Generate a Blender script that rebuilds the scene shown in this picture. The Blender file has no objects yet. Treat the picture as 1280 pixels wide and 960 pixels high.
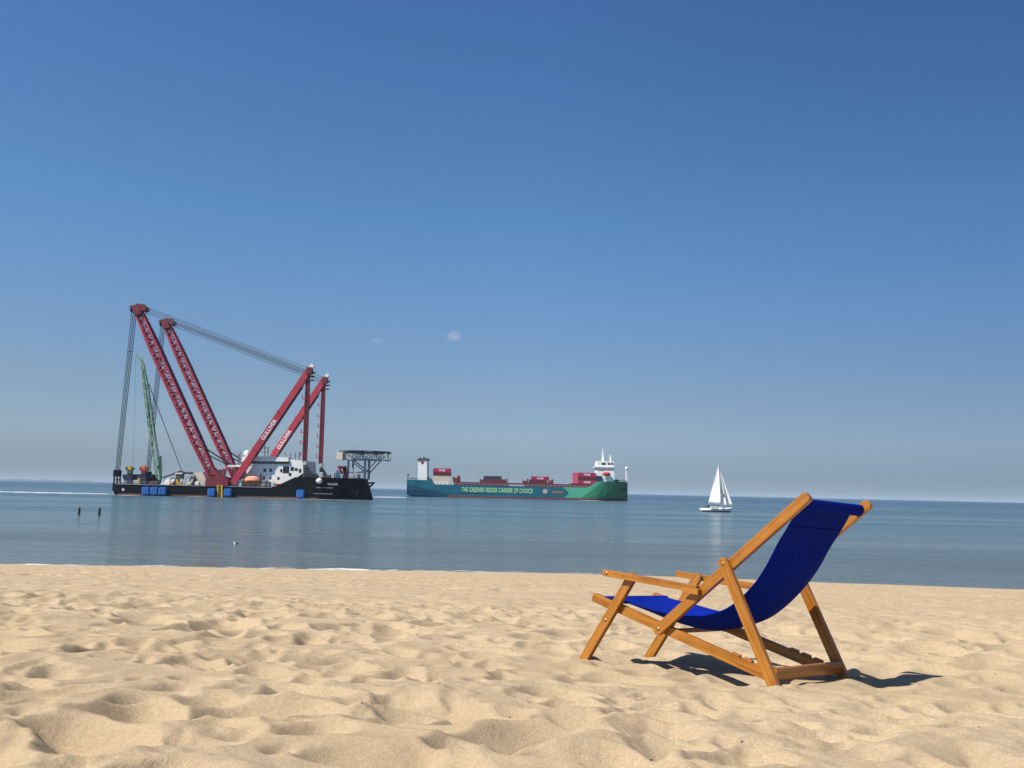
import bpy, bmesh, math, random
import numpy as np
from mathutils import Vector, Matrix, Quaternion
random.seed(7); rng = np.random.default_rng(11)
R = math.radians
scene = bpy.context.scene
COL = scene.collection
# ------------------------------------------------------------------ camera
HC = 5.0                                   # eye height over the sea
F = 1200.0                                 # focal length in photo pixels (1280 wide)
ROLL = math.atan(28/1280)
PIT = math.atan((614-480)*math.cos(ROLL)/F)
def ray(px, py):
    c, s = math.cos(ROLL), math.sin(ROLL); dx, dy = px-640, py-480
    u = c*dx+s*dy; v = -s*dx+c*dy
    return Vector((u, F*math.cos(PIT)+v*math.sin(PIT), F*math.sin(PIT)-v*math.cos(PIT)))/F
def W(px, py, Y):                          # photo pixel at distance Y -> world metres
    d = ray(px, py); d = d*(Y/d.y)
    return Vector((d.x, Y, HC+d.z))
cd = bpy.data.cameras.new('camera'); cam = bpy.data.objects.new('camera', cd); COL.objects.link(cam)
fw = Vector((0, math.cos(PIT), math.sin(PIT))); up0 = Vector((0, -math.sin(PIT), math.cos(PIT))); X0 = Vector((1, 0, 0))
c, s = math.cos(ROLL), math.sin(ROLL)
rt = c*X0+s*up0; upv = -s*X0+c*up0
m = Matrix.Identity(4)
for i in range(3):
    m[i][0] = rt[i]; m[i][1] = upv[i]; m[i][2] = -fw[i]; m[i][3] = (0, 0, HC)[i]
cam.matrix_world = m
cd.sensor_width = 36; cd.lens = 36*F/1280; cd.clip_start = 0.05; cd.clip_end = 120000
scene.camera = cam
# ------------------------------------------------------------------ light
SUN_EL = R(52); LAZ = R(31)                # light travels towards (cos LAZ, sin LAZ)
to_sun = Vector((-math.cos(LAZ)*math.cos(SUN_EL), -math.sin(LAZ)*math.cos(SUN_EL), math.sin(SUN_EL)))
sl = bpy.data.lights.new('sun', 'SUN'); sl.energy = 5.0; sl.angle = R(0.53); sl.color = (1, .95, .86)
so = bpy.data.objects.new('sun', sl); COL.objects.link(so); so.location = (-20, -20, 40)
so.rotation_euler = to_sun.to_track_quat('Z', 'Y').to_euler()
w = bpy.data.worlds.new('World'); scene.world = w; w.use_nodes = True
nt = w.node_tree; nt.nodes.clear()
sky = nt.nodes.new('ShaderNodeTexSky'); sky.sky_type = 'NISHITA'; sky.sun_disc = False
sky.sun_elevation = SUN_EL; sky.sun_rotation = math.atan2(to_sun.x, to_sun.y)
sky.altitude = 0; sky.air_density = 0.7; sky.dust_density = 0.2; sky.ozone_density = 3
bg = nt.nodes.new('ShaderNodeBackground'); bg.inputs[1].default_value = 0.121
out = nt.nodes.new('ShaderNodeOutputWorld')
tcw = nt.nodes.new('ShaderNodeTexCoord'); spw = nt.nodes.new('ShaderNodeSeparateXYZ'); rmp = nt.nodes.new('ShaderNodeValToRGB'); mul = nt.nodes.new('ShaderNodeMix')
mul.data_type = 'RGBA'; mul.blend_type = 'MULTIPLY'; mul.inputs[0].default_value = 1; mul.clamp_result = False
SKYR = [(.0, (.28, .335, .44)), (.02, (.305, .345, .43)), (.054, (.49, .48, .515)), (.108, (.56, .58, .58)), (.187, (.61, .72, .78)), (.274, (.56, .81, .91)), (.469, (.513, .767, .99)), (.56, (.53, .77, .97)), (.75, (.74, .79, .82)), (.97, (.85, .82, .78))]
el = rmp.color_ramp.elements
for i, (z_, c_) in enumerate(SKYR):
    e_ = el[i] if i < 2 else el.new(z_)
    e_.position = z_; e_.color = (*c_, 1)
nt.links.new(tcw.outputs['Generated'], spw.inputs[0]); nt.links.new(spw.outputs[2], rmp.inputs[0])
nt.links.new(sky.outputs[0], mul.inputs[6]); nt.links.new(rmp.outputs[0], mul.inputs[7])
azr = nt.nodes.new('ShaderNodeValToRGB'); azm = nt.nodes.new('ShaderNodeMapRange'); mul2 = nt.nodes.new('ShaderNodeMix')   # the sky is paler on the sun's side
azm.inputs[1].default_value = -.45; azm.inputs[2].default_value = .45; nt.links.new(spw.outputs[0], azm.inputs[0]); nt.links.new(azm.outputs[0], azr.inputs[0])
el = azr.color_ramp.elements; el[0].color = (1, .98, .955, 1); el[1].color = (.69, .715, .76, 1); e_ = el.new(.52); e_.color = (.943, .943, .943, 1)
mul2.data_type = 'RGBA'; mul2.blend_type = 'MULTIPLY'; mul2.inputs[0].default_value = 1; mul2.clamp_result = False
nt.links.new(mul.outputs[2], mul2.inputs[6]); nt.links.new(azr.outputs[0], mul2.inputs[7])
nt.links.new(mul2.outputs[2], bg.inputs[0]); nt.links.new(bg.outputs[0], out.inputs[0])
scene.view_settings.view_transform = 'Standard'; scene.view_settings.look = 'None'
scene.view_settings.gamma = 1; scene.view_settings.use_curve_mapping = False
scene.view_settings.exposure = 0.4
# ------------------------------------------------------------------ materials
def mat(name, col, rough=.6, spec=.4, metal=0., var=.12, vscale=3., bump=0., bscale=20., coat=0.):
    m = bpy.data.materials.new(name); m.use_nodes = True; t = m.node_tree; b = t.nodes['Principled BSDF']
    b.inputs['Roughness'].default_value = rough; b.inputs['Specular IOR Level'].default_value = spec
    b.inputs['Metallic'].default_value = metal; b.inputs['Coat Weight'].default_value = coat
    tc = t.nodes.new('ShaderNodeTexCoord'); n = t.nodes.new('ShaderNodeTexNoise')
    n.inputs['Scale'].default_value = vscale; n.inputs['Detail'].default_value = 5
    t.links.new(tc.outputs['Object'], n.inputs['Vector'])
    mx = t.nodes.new('ShaderNodeMix'); mx.data_type = 'RGBA'
    mx.inputs[6].default_value = (*[x*(1-var) for x in col], 1); mx.inputs[7].default_value = (*[min(1, x*(1+var)) for x in col], 1)
    t.links.new(n.outputs[0], mx.inputs[0]); t.links.new(mx.outputs[2], b.inputs['Base Color'])
    if bump:
        n2 = t.nodes.new('ShaderNodeTexNoise'); n2.inputs['Scale'].default_value = bscale; n2.inputs['Detail'].default_value = 4
        t.links.new(tc.outputs['Object'], n2.inputs['Vector'])
        bp = t.nodes.new('ShaderNodeBump'); bp.inputs['Strength'].default_value = bump; bp.inputs['Distance'].default_value = .02
        t.links.new(n2.outputs[0], bp.inputs['Height']); t.links.new(bp.outputs[0], b.inputs['Normal'])
    return m
class NT:                                   # tiny node helper
    def __init__(s, m): s.t = m.node_tree; s.b = s.t.nodes.get('Principled BSDF')
    def n(s, typ, **k):
        x = s.t.nodes.new(typ)
        for a, v in k.items(): setattr(x, a, v)
        return x
    def l(s, a, b): s.t.links.new(a, b)
    def math(s, op, a, b=None, clamp=False):
        x = s.n('ShaderNodeMath', operation=op); x.use_clamp = clamp
        for i, v in enumerate((a, b)):
            if v is None: continue
            if isinstance(v, (int, float)): x.inputs[i].default_value = v
            else: s.l(v, x.inputs[i])
        return x.outputs[0]
    def mixc(s, f, a, b):
        x = s.n('ShaderNodeMix', data_type='RGBA')
        for i, v in ((0, f), (6, a), (7, b)):
            if isinstance(v, (int, float)): x.inputs[i].default_value = v
            elif isinstance(v, tuple): x.inputs[i].default_value = (*v, 1)
            else: s.l(v, x.inputs[i])
        return x.outputs[2]
    def noise(s, vec, scale, detail=4, rough=.55, dist=0.):
        x = s.n('ShaderNodeTexNoise'); x.inputs['Scale'].default_value = scale; x.inputs['Detail'].default_value = detail
        x.inputs['Roughness'].default_value = rough; x.inputs['Distortion'].default_value = dist
        if vec is not None: s.l(vec, x.inputs['Vector'])
        return x.outputs[0]
    def maprange(s, v, a, b, c=0., d=1., smooth=True):
        x = s.n('ShaderNodeMapRange'); x.interpolation_type = 'SMOOTHSTEP' if smooth else 'LINEAR'
        s.l(v, x.inputs[0])
        for i, q in zip((1, 2, 3, 4), (a, b, c, d)): x.inputs[i].default_value = q
        return x.outputs[0]
    def mapping(s, vec, scale):
        x = s.n('ShaderNodeMapping'); x.inputs['Scale'].default_value = scale; s.l(vec, x.inputs['Vector']); return x.outputs[0]
    def bump(s, h, strength, dist, normal=None):
        x = s.n('ShaderNodeBump'); x.inputs['Strength'].default_value = strength; x.inputs['Distance'].default_value = dist
        s.l(h, x.inputs['Height'])
        if normal is not None: s.l(normal, x.inputs['Normal'])
        return x.outputs[0]
def newmat(name):
    m = bpy.data.materials.new(name); m.use_nodes = True; return m, NT(m)

def sand_material():
    m, t = newmat('sand'); b = t.b
    g = t.n('ShaderNodeNewGeometry').outputs['Position']
    big = t.noise(g, .8, 4); fine = t.noise(g, 55, 4, .7); grain = t.noise(g, 420, 2, .7)
    c1 = t.mixc(t.maprange(big, .3, .7), (.46, .358, .240), (.525, .418, .290))
    c1 = t.mixc(t.maprange(t.noise(g, 170, 3, .8), .40, .68), c1, (.365, .262, .155)); c2 = t.mixc(t.maprange(fine, .35, .75), c1, (.385, .285, .172))
    c3 = t.mixc(t.maprange(grain, .62, .74), c2, (.24, .165, .09))
    c4 = t.mixc(t.maprange(grain, .36, .26), c3, (.60, .47, .31))
    sep = t.n('ShaderNodeSeparateXYZ'); t.l(g, sep.inputs[0])
    wetn = t.math('ADD', sep.outputs[2], t.math('MULTIPLY', t.noise(g, .35, 3), -.12))
    wet = t.maprange(wetn, .05, -.03)
    c5 = t.mixc(wet, c4, (.19, .135, .08))
    t.l(c5, b.inputs['Base Color'])
    b.inputs['Roughness'].default_value = .95; b.inputs['Specular IOR Level'].default_value = .12
    mid = t.noise(g, 150, 3, .75); n1 = t.bump(fine, .45, .009); n1 = t.bump(mid, .5, .005, n1); n2 = t.bump(grain, .6, .003, n1)
    t.l(n2, b.inputs['Normal'])
    return m
def water_material():
    m, t = newmat('sea_water'); b = t.b
    g = t.n('ShaderNodeNewGeometry').outputs['Position']
    sep = t.n('ShaderNodeSeparateXYZ'); t.l(g, sep.inputs[0]); y = sep.outputs[1]
    streak = t.noise(t.mapping(g, (.0022, .020, 1)), 1, 5, .6)
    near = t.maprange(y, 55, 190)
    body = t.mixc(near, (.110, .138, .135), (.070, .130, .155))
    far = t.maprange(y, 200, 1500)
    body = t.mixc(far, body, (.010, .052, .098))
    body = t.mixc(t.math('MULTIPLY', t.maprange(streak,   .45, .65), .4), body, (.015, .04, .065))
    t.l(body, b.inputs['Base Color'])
    b.inputs['IOR'].default_value = 1.33; b.inputs['Specular IOR Level'].default_value = .5
    r = t.math('MULTIPLY', t.maprange(y, 60, 500, .19, .24), t.maprange(streak, .38, .62, .62, 1.05)); t.l(r, b.inputs['Roughness'])
    w1 = t.noise(t.mapping(g, (.42, 1.1, 1)), 1, 4, .6, .5)          # ripples, crests along the shore
    w2 = t.noise(t.mapping(g, (.05, .22, 1)), 1, 3, .5, .4)          # low swell
    w3 = t.noise(t.mapping(g, (2.6, 4.2, 1)), 1, 3, .6)
    calm = t.maprange(streak, .38, .62, .45, 1.1)
    w4 = t.noise(t.mapping(g, (.11, .5, 1)), 1, 4, .6, .6); n1 = t.bump(w2, 1.0, 1.9); n1 = t.bump(w4, 1.0, .75, n1); n2 = t.bump(t.math('MULTIPLY', w1, calm), 1.0, .42, n1); n3 = t.bump(t.math('MULTIPLY', w3, calm), 1., .13, n2)
    t.l(n3, b.inputs['Normal'])
    return m
def foam_material():
    m, t = newmat('foam'); b = t.b
    g = t.n('ShaderNodeNewGeometry').outputs['Position']
    n = t.noise(t.mapping(g, (.6, 1.6, 1)), 1, 6, .7)
    a = t.maprange(n, .40, .56); t.l(a, b.inputs['Alpha'])
    b.inputs['Base Color'].default_value = (.78, .80, .80, 1); b.inputs['Roughness'].default_value = .8
    return m
def wood_material():
    m, t = newmat('varnished_wood'); b = t.b
    tc = t.n('ShaderNodeTexCoord').outputs['Object']
    oi = t.n('ShaderNodeObjectInfo').outputs['Random']
    off = t.n('ShaderNodeVectorMath', operation='ADD'); t.l(tc, off.inputs[0])
    cmb = t.n('ShaderNodeCombineXYZ'); t.l(t.math('MULTIPLY', oi, 40.), cmb.inputs[0]); t.l(t.math('MULTIPLY', oi, 13.), cmb.inputs[1]); t.l(cmb.outputs[0], off.inputs[1])
    v = off.outputs[0]
    g1 = t.noise(t.mapping(v, (2.2, 55, 55)), 1, 5, .6, .6); g2 = t.noise(t.mapping(v, (9, 260, 260)), 1, 3, .6); blot = t.noise(v, 7, 3)
    c1 = t.mixc(t.maprange(g1, .30, .72), (.44, .175, .018), (.24, .080, .008))
    c2 = t.mixc(t.maprange(g2, .45, .75, 0, .5), c1, (.13, .04, .007))
    c3 = t.mixc(t.maprange(blot, .42, .75, 0, .45), c2, (.44, .19, .025))
    t.l(c3, b.inputs['Base Color'])
    t.l(t.maprange(blot, .3, .7, .22, .42), b.inputs['Roughness']); b.inputs['Specular IOR Level'].default_value = .5
    b.inputs['Coat Weight'].default_value = .15; b.inputs['Coat Roughness'].default_value = .25
    t.l(t.bump(g1, .25, .002), b.inputs['Normal'])
    return m
def fabric_material():
    m, t = newmat('blue_canvas'); b = t.b
    uv = t.n('ShaderNodeTexCoord').outputs['UV']
    wx = t.n('ShaderNodeTexWave', bands_direction='X'); wx.inputs['Scale'].default_value = 150; t.l(uv, wx.inputs[0])
    wy = t.n('ShaderNodeTexWave', bands_direction='Y'); wy.inputs['Scale'].default_value = 300; t.l(uv, wy.inputs[0])
    weave = t.math('ADD', wx.outputs['Fac'], wy.outputs['Fac'])
    st = t.noise(t.mapping(uv, (14, 1.2, 1)), 1, 4, .6)
    c = t.mixc(t.maprange(st, .3, .7), (.0015, .013, .215), (.002, .018, .275))
    t.l(c, b.inputs['Base Color']); b.inputs['Roughness'].default_value = .9; b.inputs['Specular IOR Level'].default_value = .08
    n1 = t.bump(st, .35, .006); t.l(t.bump(weave, .15, .001, n1), b.inputs['Normal'])
    return m
M = dict(
    sand=sand_material(), water=water_material(), foam=foam_material(), wood=wood_material(), canvas=fabric_material(),
    brass=mat('bolt_metal', (.42, .30, .15), .35, .5, .9), hem=mat('hem_thread', (.003, .010, .16), .95, .02),
    red=mat('crane_red', (.42, .036, .062), .55, .4, var=.25, vscale=.25), dred=mat('dark_red', (.17, .02, .03), .6, var=.3, vscale=.3),
    navy=mat('navy_paint', (.018, .022, .06), .6, var=.3), black=mat('hull_black', (.006, .007, .012), .8, .06, var=.4, vscale=.15),
    rust=mat('rusty_boot', (.10, .045, .035), .8, var=.4, vscale=.2), white=mat('ship_white', (.82, .81, .78), .5, var=.06, vscale=.3),
    cream=mat('cream_paint', (.66, .60, .48), .6, var=.1), grey=mat('deck_grey', (.22, .24, .26), .7, var=.25, vscale=.5),
    lgrey=mat('light_grey', (.42, .44, .46), .6, var=.12, vscale=.4), dgrey=mat('dark_grey', (.06, .065, .075), .6, var=.25),
    glass=mat('dark_glass', (.01, .014, .022), .12, .6, var=.1), blue=mat('fender_blue', (.015, .12, .42), .6, var=.25, vscale=.8),
    lblue=mat('fender_light', (.06, .22, .52), .6, var=.15), orange=mat('lifeboat_orange', (.75, .16, .045), .45, var=.08),
    porange=mat('canopy_orange', (.85, .36, .22), .6, var=.08), yellow=mat('yellow_paint', (.62, .38, .03), .55, var=.15),
    green=mat('crane_green', (.22, .38, .26), .55, var=.2, vscale=.4), dgreen=mat('dark_green', (.03, .10, .05), .6, var=.2),
    rope=mat('wire_rope', (.085, .10, .125), .6, .3, var=.15), magenta=mat('container_magenta', (.43, .016, .095), .55, var=.12, vscale=.6),
    maroon=mat('maroon_paint', (.13, .018, .03), .6, var=.25), cdark=mat('container_navy', (.025, .045, .085), .55, var=.2),
    pink=mat('container_pink', (.60, .14, .20), .6, var=.12), letter=mat('white_lettering', (.85, .85, .83), .5, var=.03),
    lime=mat('lime_lettering', (.42, .74, .40), .5, var=.03), lbred=mat('lifeboat_red', (.52, .045, .04), .5), emb=mat('emblem_brown', (.42, .19, .12), .5), tang=mat('orange_mark', (.78, .20, .05), .5, var=.05),
    sail=mat('sailcloth', (.80, .79, .76), .7, .2, var=.04), alu=mat('mast_metal', (.35, .36, .38), .4, .5, .3),
    pile=mat('wet_pile', (.02, .018, .016), .6, var=.3), gull=mat('bird_white', (.72, .73, .74), .8, var=.06), gulld=mat('bird_dark', (.03, .03, .035), .7),
    bill=mat('bird_bill', (.6, .3, .05), .6), bits=mat('dry_debris', (.06, .045, .03), .9, var=.3), land=mat('far_land', (.05, .07, .05), .9, var=.3, vscale=.01))
# ------------------------------------------------------------------ object helpers
ORG = {}
def tag(o, label=None, cat=None, group=None, kind=None):
    if label: o['label'] = label
    if cat: o['category'] = cat
    if group: o['group'] = group
    if kind: o['kind'] = kind
    return o
def thing(name, loc, label, cat, group=None):
    o = bpy.data.objects.new(name, None); COL.objects.link(o); o.location = loc; ORG[o.name] = Vector(loc)
    o.empty_display_size = .3
    return tag(o, label, cat, group)
def pieces(bm, eps=.03):
    """separate clusters of touching shells"""
    seen = {}; comps = []
    bm.verts.ensure_lookup_table()
    for v in bm.verts:
        if v.index in seen: continue
        st_ = [v]; seen[v.index] = len(comps); c_ = []
        while st_:
            a = st_.pop(); c_.append(a)
            for e in a.link_edges:
                b_ = e.other_vert(a)
                if b_.index not in seen: seen[b_.index] = len(comps); st_.append(b_)
        comps.append(c_)
    bb = np.array([[[min(v.co[k] for v in c_) for k in range(3)], [max(v.co[k] for v in c_) for k in range(3)]] for c_ in comps])
    par = list(range(len(comps)))
    def find(i):
        while par[i] != i: par[i] = par[par[i]]; i = par[i]
        return i
    for i in range(len(comps)):
        hit = np.all((bb[i, 0]-eps <= bb[:, 1]) & (bb[i, 1]+eps >= bb[:, 0]), axis=1)
        for j in np.nonzero(hit)[0]: par[find(i)] = find(int(j))
    gr = {}
    for i, c_ in enumerate(comps): gr.setdefault(find(i), []).extend(v.index for v in c_)
    return list(gr.values())
def link(name, bm, material, parent=None, smooth=False, local=False, loc=None):
    if parent is not None and not local:
        bm.verts.index_update(); gs = pieces(bm)
        if 1 < len(gs) < 60:
            first = None
            for g in gs:
                b2 = bm.copy(); keep = set(g); b2.verts.ensure_lookup_table()
                bmesh.ops.delete(b2, geom=[v for v in b2.verts if v.index not in keep], context='VERTS')
                o = link1(name, b2, material, parent, smooth); first = first or o
            bm.free(); return first
    return link1(name, bm, material, parent, smooth, local, loc)
def link1(name, bm, material, parent=None, smooth=False, local=False, loc=None):
    """one mesh object; world-space bmesh shifted to its parent's (or its own) origin"""
    me = bpy.data.meshes.new(name)
    o = bpy.data.objects.new(name, me); COL.objects.link(o)
    if parent is not None:
        o.parent = parent; ORG[o.name] = ORG[parent.name]
        if not local: bmesh.ops.translate(bm, verts=bm.verts, vec=-ORG[parent.name])
    elif loc is not None:
        o.location = loc; ORG[o.name] = Vector(loc); bmesh.ops.translate(bm, verts=bm.verts, vec=-Vector(loc))
    bm.normal_update(); bm.to_mesh(me); bm.free()
    for mm in (material if isinstance(material, (list, tuple)) else [material]): me.materials.append(mm)
    if smooth:
        me.polygons.foreach_set('use_smooth', [True]*len(me.polygons))
    return o
def B(): return bmesh.new()
def box(bm, a, b, mi=0):
    x0, y0, z0 = [min(p, q) for p, q in zip(a, b)]; x1, y1, z1 = [max(p, q) for p, q in zip(a, b)]
    v = [bm.verts.new(p) for p in ((x0, y0, z0), (x1, y0, z0), (x1, y1, z0), (x0, y1, z0), (x0, y0, z1), (x1, y0, z1), (x1, y1, z1), (x0, y1, z1))]
    for f in ((3, 2, 1, 0), (4, 5, 6, 7), (0, 1, 5, 4), (1, 2, 6, 5), (2, 3, 7, 6), (3, 0, 4, 7)):
        bm.faces.new([v[i] for i in f]).material_index = mi
    return v
def bar(bm, p, q, wa, wb=None, n=4, ref=Vector((0, 1, 0)), w2=None):
    """bar from p to q; n=4: rectangular wa (across, in plane) x wb (along ref); n>4: tube of radius wa (w2 at q)"""
    p, q = Vector(p), Vector(q); d = (q-p).normalized(); a = d.cross(ref)
    if a.length < 1e-4: a = d.cross(Vector((1, 0, 0)))
    a.normalize(); b = a.cross(d).normalized(); wb = wa if wb is None else wb
    rings = []
    for P, k in ((p, 1.), (q, (w2/wa if w2 is not None else 1.))):
        if n == 4: r = [P+a*(sx*wa/2*k)+b*(sy*wb/2*k) for sx, sy in ((-1, -1), (1, -1), (1, 1), (-1, 1))]
        else: r = [P+a*(math.cos(i*2*math.pi/n)*wa*k)+b*(math.sin(i*2*math.pi/n)*wa*k) for i in range(n)]
        rings.append([bm.verts.new(x) for x in r])
    for i in range(n):
        j = (i+1) % n; bm.faces.new((rings[0][i], rings[0][j], rings[1][j], rings[1][i]))
    bm.faces.new(rings[0][::-1]); bm.faces.new(rings[1])
def prism(bm, pts, y0, y1, mi=0):
    """polygon of (x,z) extruded along y"""
    a = [bm.verts.new((x, y0, z)) for x, z in pts]; b = [bm.verts.new((x, y1, z)) for x, z in pts]
    n = len(pts)
    fs = [bm.faces.new(a), bm.faces.new(b[::-1])]
    for i in range(n):
        j = (i+1) % n; fs.append(bm.faces.new((a[j], a[i], b[i], b[j])))
    for f in fs: f.material_index = mi
    bmesh.ops.recalc_face_normals(bm, faces=fs)
def lathe(bm, cen, prof, n=16, axis='z'):
    rings = []
    for r, h in prof:
        ring = []
        for i in range(n):
            a = 2*math.pi*i/n; x, y = r*math.cos(a), r*math.sin(a)
            p = {'z': (x, y, h), 'y': (x, h, y), 'x': (h, x, y)}[axis]
            ring.append(bm.verts.new(Vector(cen)+Vector(p)))
        rings.append(ring)
    fs = []
    for a, b in zip(rings, rings[1:]):
        for i in range(n):
            j = (i+1) % n; fs.append(bm.faces.new((a[i], a[j], b[j], b[i])))
    fs.append(bm.faces.new(rings[0][::-1])); fs.append(bm.faces.new(rings[-1]))
    bmesh.ops.recalc_face_normals(bm, faces=fs)
def text_obj(name, body, material, parent, start, direction, height, length=None, shear=0., depth=.03, up=None, ysc=1.):
    """mesh lettering from the built-in font, reading along `direction`, facing the shore (-y)"""
    cu = bpy.data.curves.new(name, 'FONT'); cu.body = body; cu.size = 1; cu.extrude = depth; cu.shear = shear; cu.offset = .014
    to = bpy.data.objects.new(name+'_tmp', cu); COL.objects.link(to)
    dg = bpy.context.evaluated_depsgraph_get(); me = bpy.data.meshes.new_from_object(to.evaluated_get(dg))
    bpy.data.objects.remove(to); bpy.data.curves.remove(cu)
    co = np.empty(len(me.vertices)*3, np.float32); me.vertices.foreach_get('co', co); co = co.reshape(-1, 3)
    co[:, 0] -= co[:, 0].min(); hh = co[:, 1].max()-max(0, co[:, 1].min()); co[:, 1] *= height/hh
    co[:, 0] *= (length/co[:, 0].max()) if length else height/hh
    d = Vector(direction).normalized(); n = Vector((0, -1, 0)); u = n.cross(d) if up is None else Vector(up)
    o_ = Vector(start)-ORG[parent.name]
    out = np.array(o_)[None]+co[:, :1]*np.array(d)[None]+co[:, 1:2]*np.array(u)[None]+co[:, 2:3]*np.array(n)[None]
    me.vertices.foreach_set('co', out.astype(np.float32).ravel()); me.update(); me.materials.clear(); me.materials.append(material)
    o = bpy.data.objects.new(name, me); COL.objects.link(o); o.parent = parent; ORG[o.name] = ORG[parent.name]
    me.name = name
    return o
def grid_mesh(name, P, material, smooth=True):
    ny, nx = P.shape[:2]; me = bpy.data.meshes.new(name)
    idx = np.arange(ny*nx).reshape(ny, nx)
    q = np.stack([idx[:-1, :-1], idx[:-1, 1:], idx[1:, 1:], idx[1:, :-1]], -1).reshape(-1, 4)
    me.vertices.add(ny*nx); me.vertices.foreach_set('co', P.astype(np.float32).ravel())
    me.loops.add(q.size); me.loops.foreach_set('vertex_index', q.astype(np.int32).ravel())
    me.polygons.add(len(q)); me.polygons.foreach_set('loop_start', np.arange(0, q.size, 4, dtype=np.int32))
    me.update(calc_edges=True); me.polygons.foreach_set('use_smooth', np.full(len(q), smooth))
    me.materials.append(material); me.validate()
    o = bpy.data.objects.new(name, me); COL.objects.link(o); return o
# ------------------------------------------------------------------ the deck chair's frame (needed for the sand too)
CH_T = Vector((.6225, 5.409, -.8822+HC)); YAW, CP, CR = -.8248, -.0323, -.04995
CH_M = Matrix.Rotation(YAW, 3, 'Z') @ Matrix.Rotation(CP, 3, 'Y') @ Matrix.Rotation(CR, 3, 'X')
def chair_w(u, s_, v): return CH_M @ Vector((u, s_, v)) + CH_T
# ------------------------------------------------------------------ sand
def gblur(a, sig):
    ky = np.fft.fftfreq(a.shape[0])[:, None]; kx = np.fft.rfftfreq(a.shape[1])[None]
    return np.fft.irfft2(np.fft.rfft2(a)*np.exp(-2*(np.pi*sig)**2*(kx**2+ky**2)), s=a.shape)
def gnoise(shape, sx, sy=None):
    sy = sx if sy is None else sy
    a = rng.standard_normal(shape); ky = np.fft.fftfreq(shape[0])[:, None]; kx = np.fft.rfftfreq(shape[1])[None]
    b = np.fft.irfft2(np.fft.rfft2(a)*np.exp(-2*np.pi**2*((sx*kx)**2+(sy*ky)**2)), s=shape); return b/b.std()
def near_map():
    C = .010; x0, x1, y0, y1 = -6.5, 8.5, .8, 10.
    nx, ny = int((x1-x0)/C), int((y1-y0)/C)
    h = gnoise((ny, nx), .40/C)*.016+gnoise((ny, nx), .12/C)*.005
    wx, wy = gnoise((ny, nx), .09/C)*.035, gnoise((ny, nx), .09/C)*.035
    YY, XX = np.mgrid[0:ny, 0:nx]; XX = x0+XX*C+wx; YY = y0+YY*C+wy
    n = 3500
    for k in range(n):
        px, py = rng.uniform(x0, x1), rng.uniform(y0, y1)
        big = rng.random() < .22
        a = rng.uniform(.18, .28) if big else rng.uniform(.08, .17); b_ = a*rng.uniform(.5, .85)
        A = b_*rng.uniform(.55, 1.0); th = rng.normal(.15, .8) if rng.random() < .6 else rng.uniform(0, math.pi)
        rr = int(a*1.9/C)+4; i, j = int((py-y0)/C), int((px-x0)/C)
        i0, i1, j0, j1 = max(0, i-rr), min(ny, i+rr), max(0, j-rr), min(nx, j+rr)
        if i1-i0 < 4 or j1-j0 < 4: continue
        dx, dy = XX[i0:i1, j0:j1]-px, YY[i0:i1, j0:j1]-py
        u, v = (dx*math.cos(th)+dy*math.sin(th))/a, (-dx*math.sin(th)+dy*math.cos(th))/b_
        t0 = rng.uniform(-math.pi, math.pi); ox, oy = .42*math.cos(t0), .42*math.sin(t0)
        r = np.hypot(u, v); rb = np.hypot(u-ox*np.maximum(1-r, 0), v-oy*np.maximum(1-r, 0)); ang = np.arctan2(v, u)
        sub = h[i0:i1, j0:j1]; m_ = r < 1.3
        base = sub[m_].mean()*.55 if m_.any() else 0.
        bowl = base-A*(1-np.minimum(np.sqrt(rb*rb+.008), 1.25))
        w_ = 1-np.clip((r-.92)/.14, 0, 1); w_ = w_*w_*(3-2*w_)
        sub = sub*(1-w_)+bowl*w_
        sub += A*.16*np.exp(-((r-1.12)/.17)**2)*(.5+.5*np.cos(ang-t0+math.pi))
        h[i0:i1, j0:j1] = sub
    h -= gblur(h, .5/C)*.6; tp = np.percentile(h, 60); h = np.where(h > tp, tp+(h-tp)*.45, h)   # tops trodden and blown flat
    lim = C*.74                                                   # dry sand slides back to its angle of repose
    for _ in range(34):
        for ax in (0, 1):
            d = np.diff(h, axis=ax); e = np.clip(np.abs(d)-lim, 0, None)*np.sign(d)*.25
            if ax == 0: h[:-1] += e; h[1:] -= e
            else: h[:, :-1] += e; h[:, 1:] -= e
    h = gblur(h, .0065/C)*.9+gblur(h, .020/C)*.1
    pt = np.clip(gnoise((ny, nx), .25/C)*.6+.6, .1, 2)
    h += (gnoise((ny, nx), .035/C)*.0016+gnoise((ny, nx), .016/C)*.0016)*pt
    h -= h.mean(); return h, C, x0, y0
def far_map():
    C = .05; x0, y0 = -48., 6.; nx, ny = int(96/C), int(60/C)
    a = gnoise((ny, nx), .09/C); a2 = gnoise((ny, nx), .055/C); b_ = gnoise((ny, nx), .22/C, .16/C); d = gnoise((ny, nx), 1.2/C, .5/C)
    h = -np.abs(a)*.020-np.abs(a2)*.020-np.clip(b_-.35, 0, 3)*.048+d*.008
    band = gnoise((ny, nx), 9/C, .8/C)
    h *= np.clip(.75+.4*band, .25, 1.5)
    h -= h.mean(); return h, C, x0, y0
def sample(mp, x, y):
    h, C, x0, y0 = mp; fx = np.clip((x-x0)/C, 0, h.shape[1]-1.001); fy = np.clip((y-y0)/C, 0, h.shape[0]-1.001)
    i, j = fy.astype(int), fx.astype(int); ty, tx = fy-i, fx-j
    return (h[i, j]*(1-tx)+h[i, j+1]*tx)*(1-ty)+(h[i+1, j]*(1-tx)+h[i+1, j+1]*tx)*ty
NEAR, FAR = near_map(), far_map()
def sst(x, a, b): t = np.clip((x-a)/(b-a), 0, 1); return t*t*(3-2*t)
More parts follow.
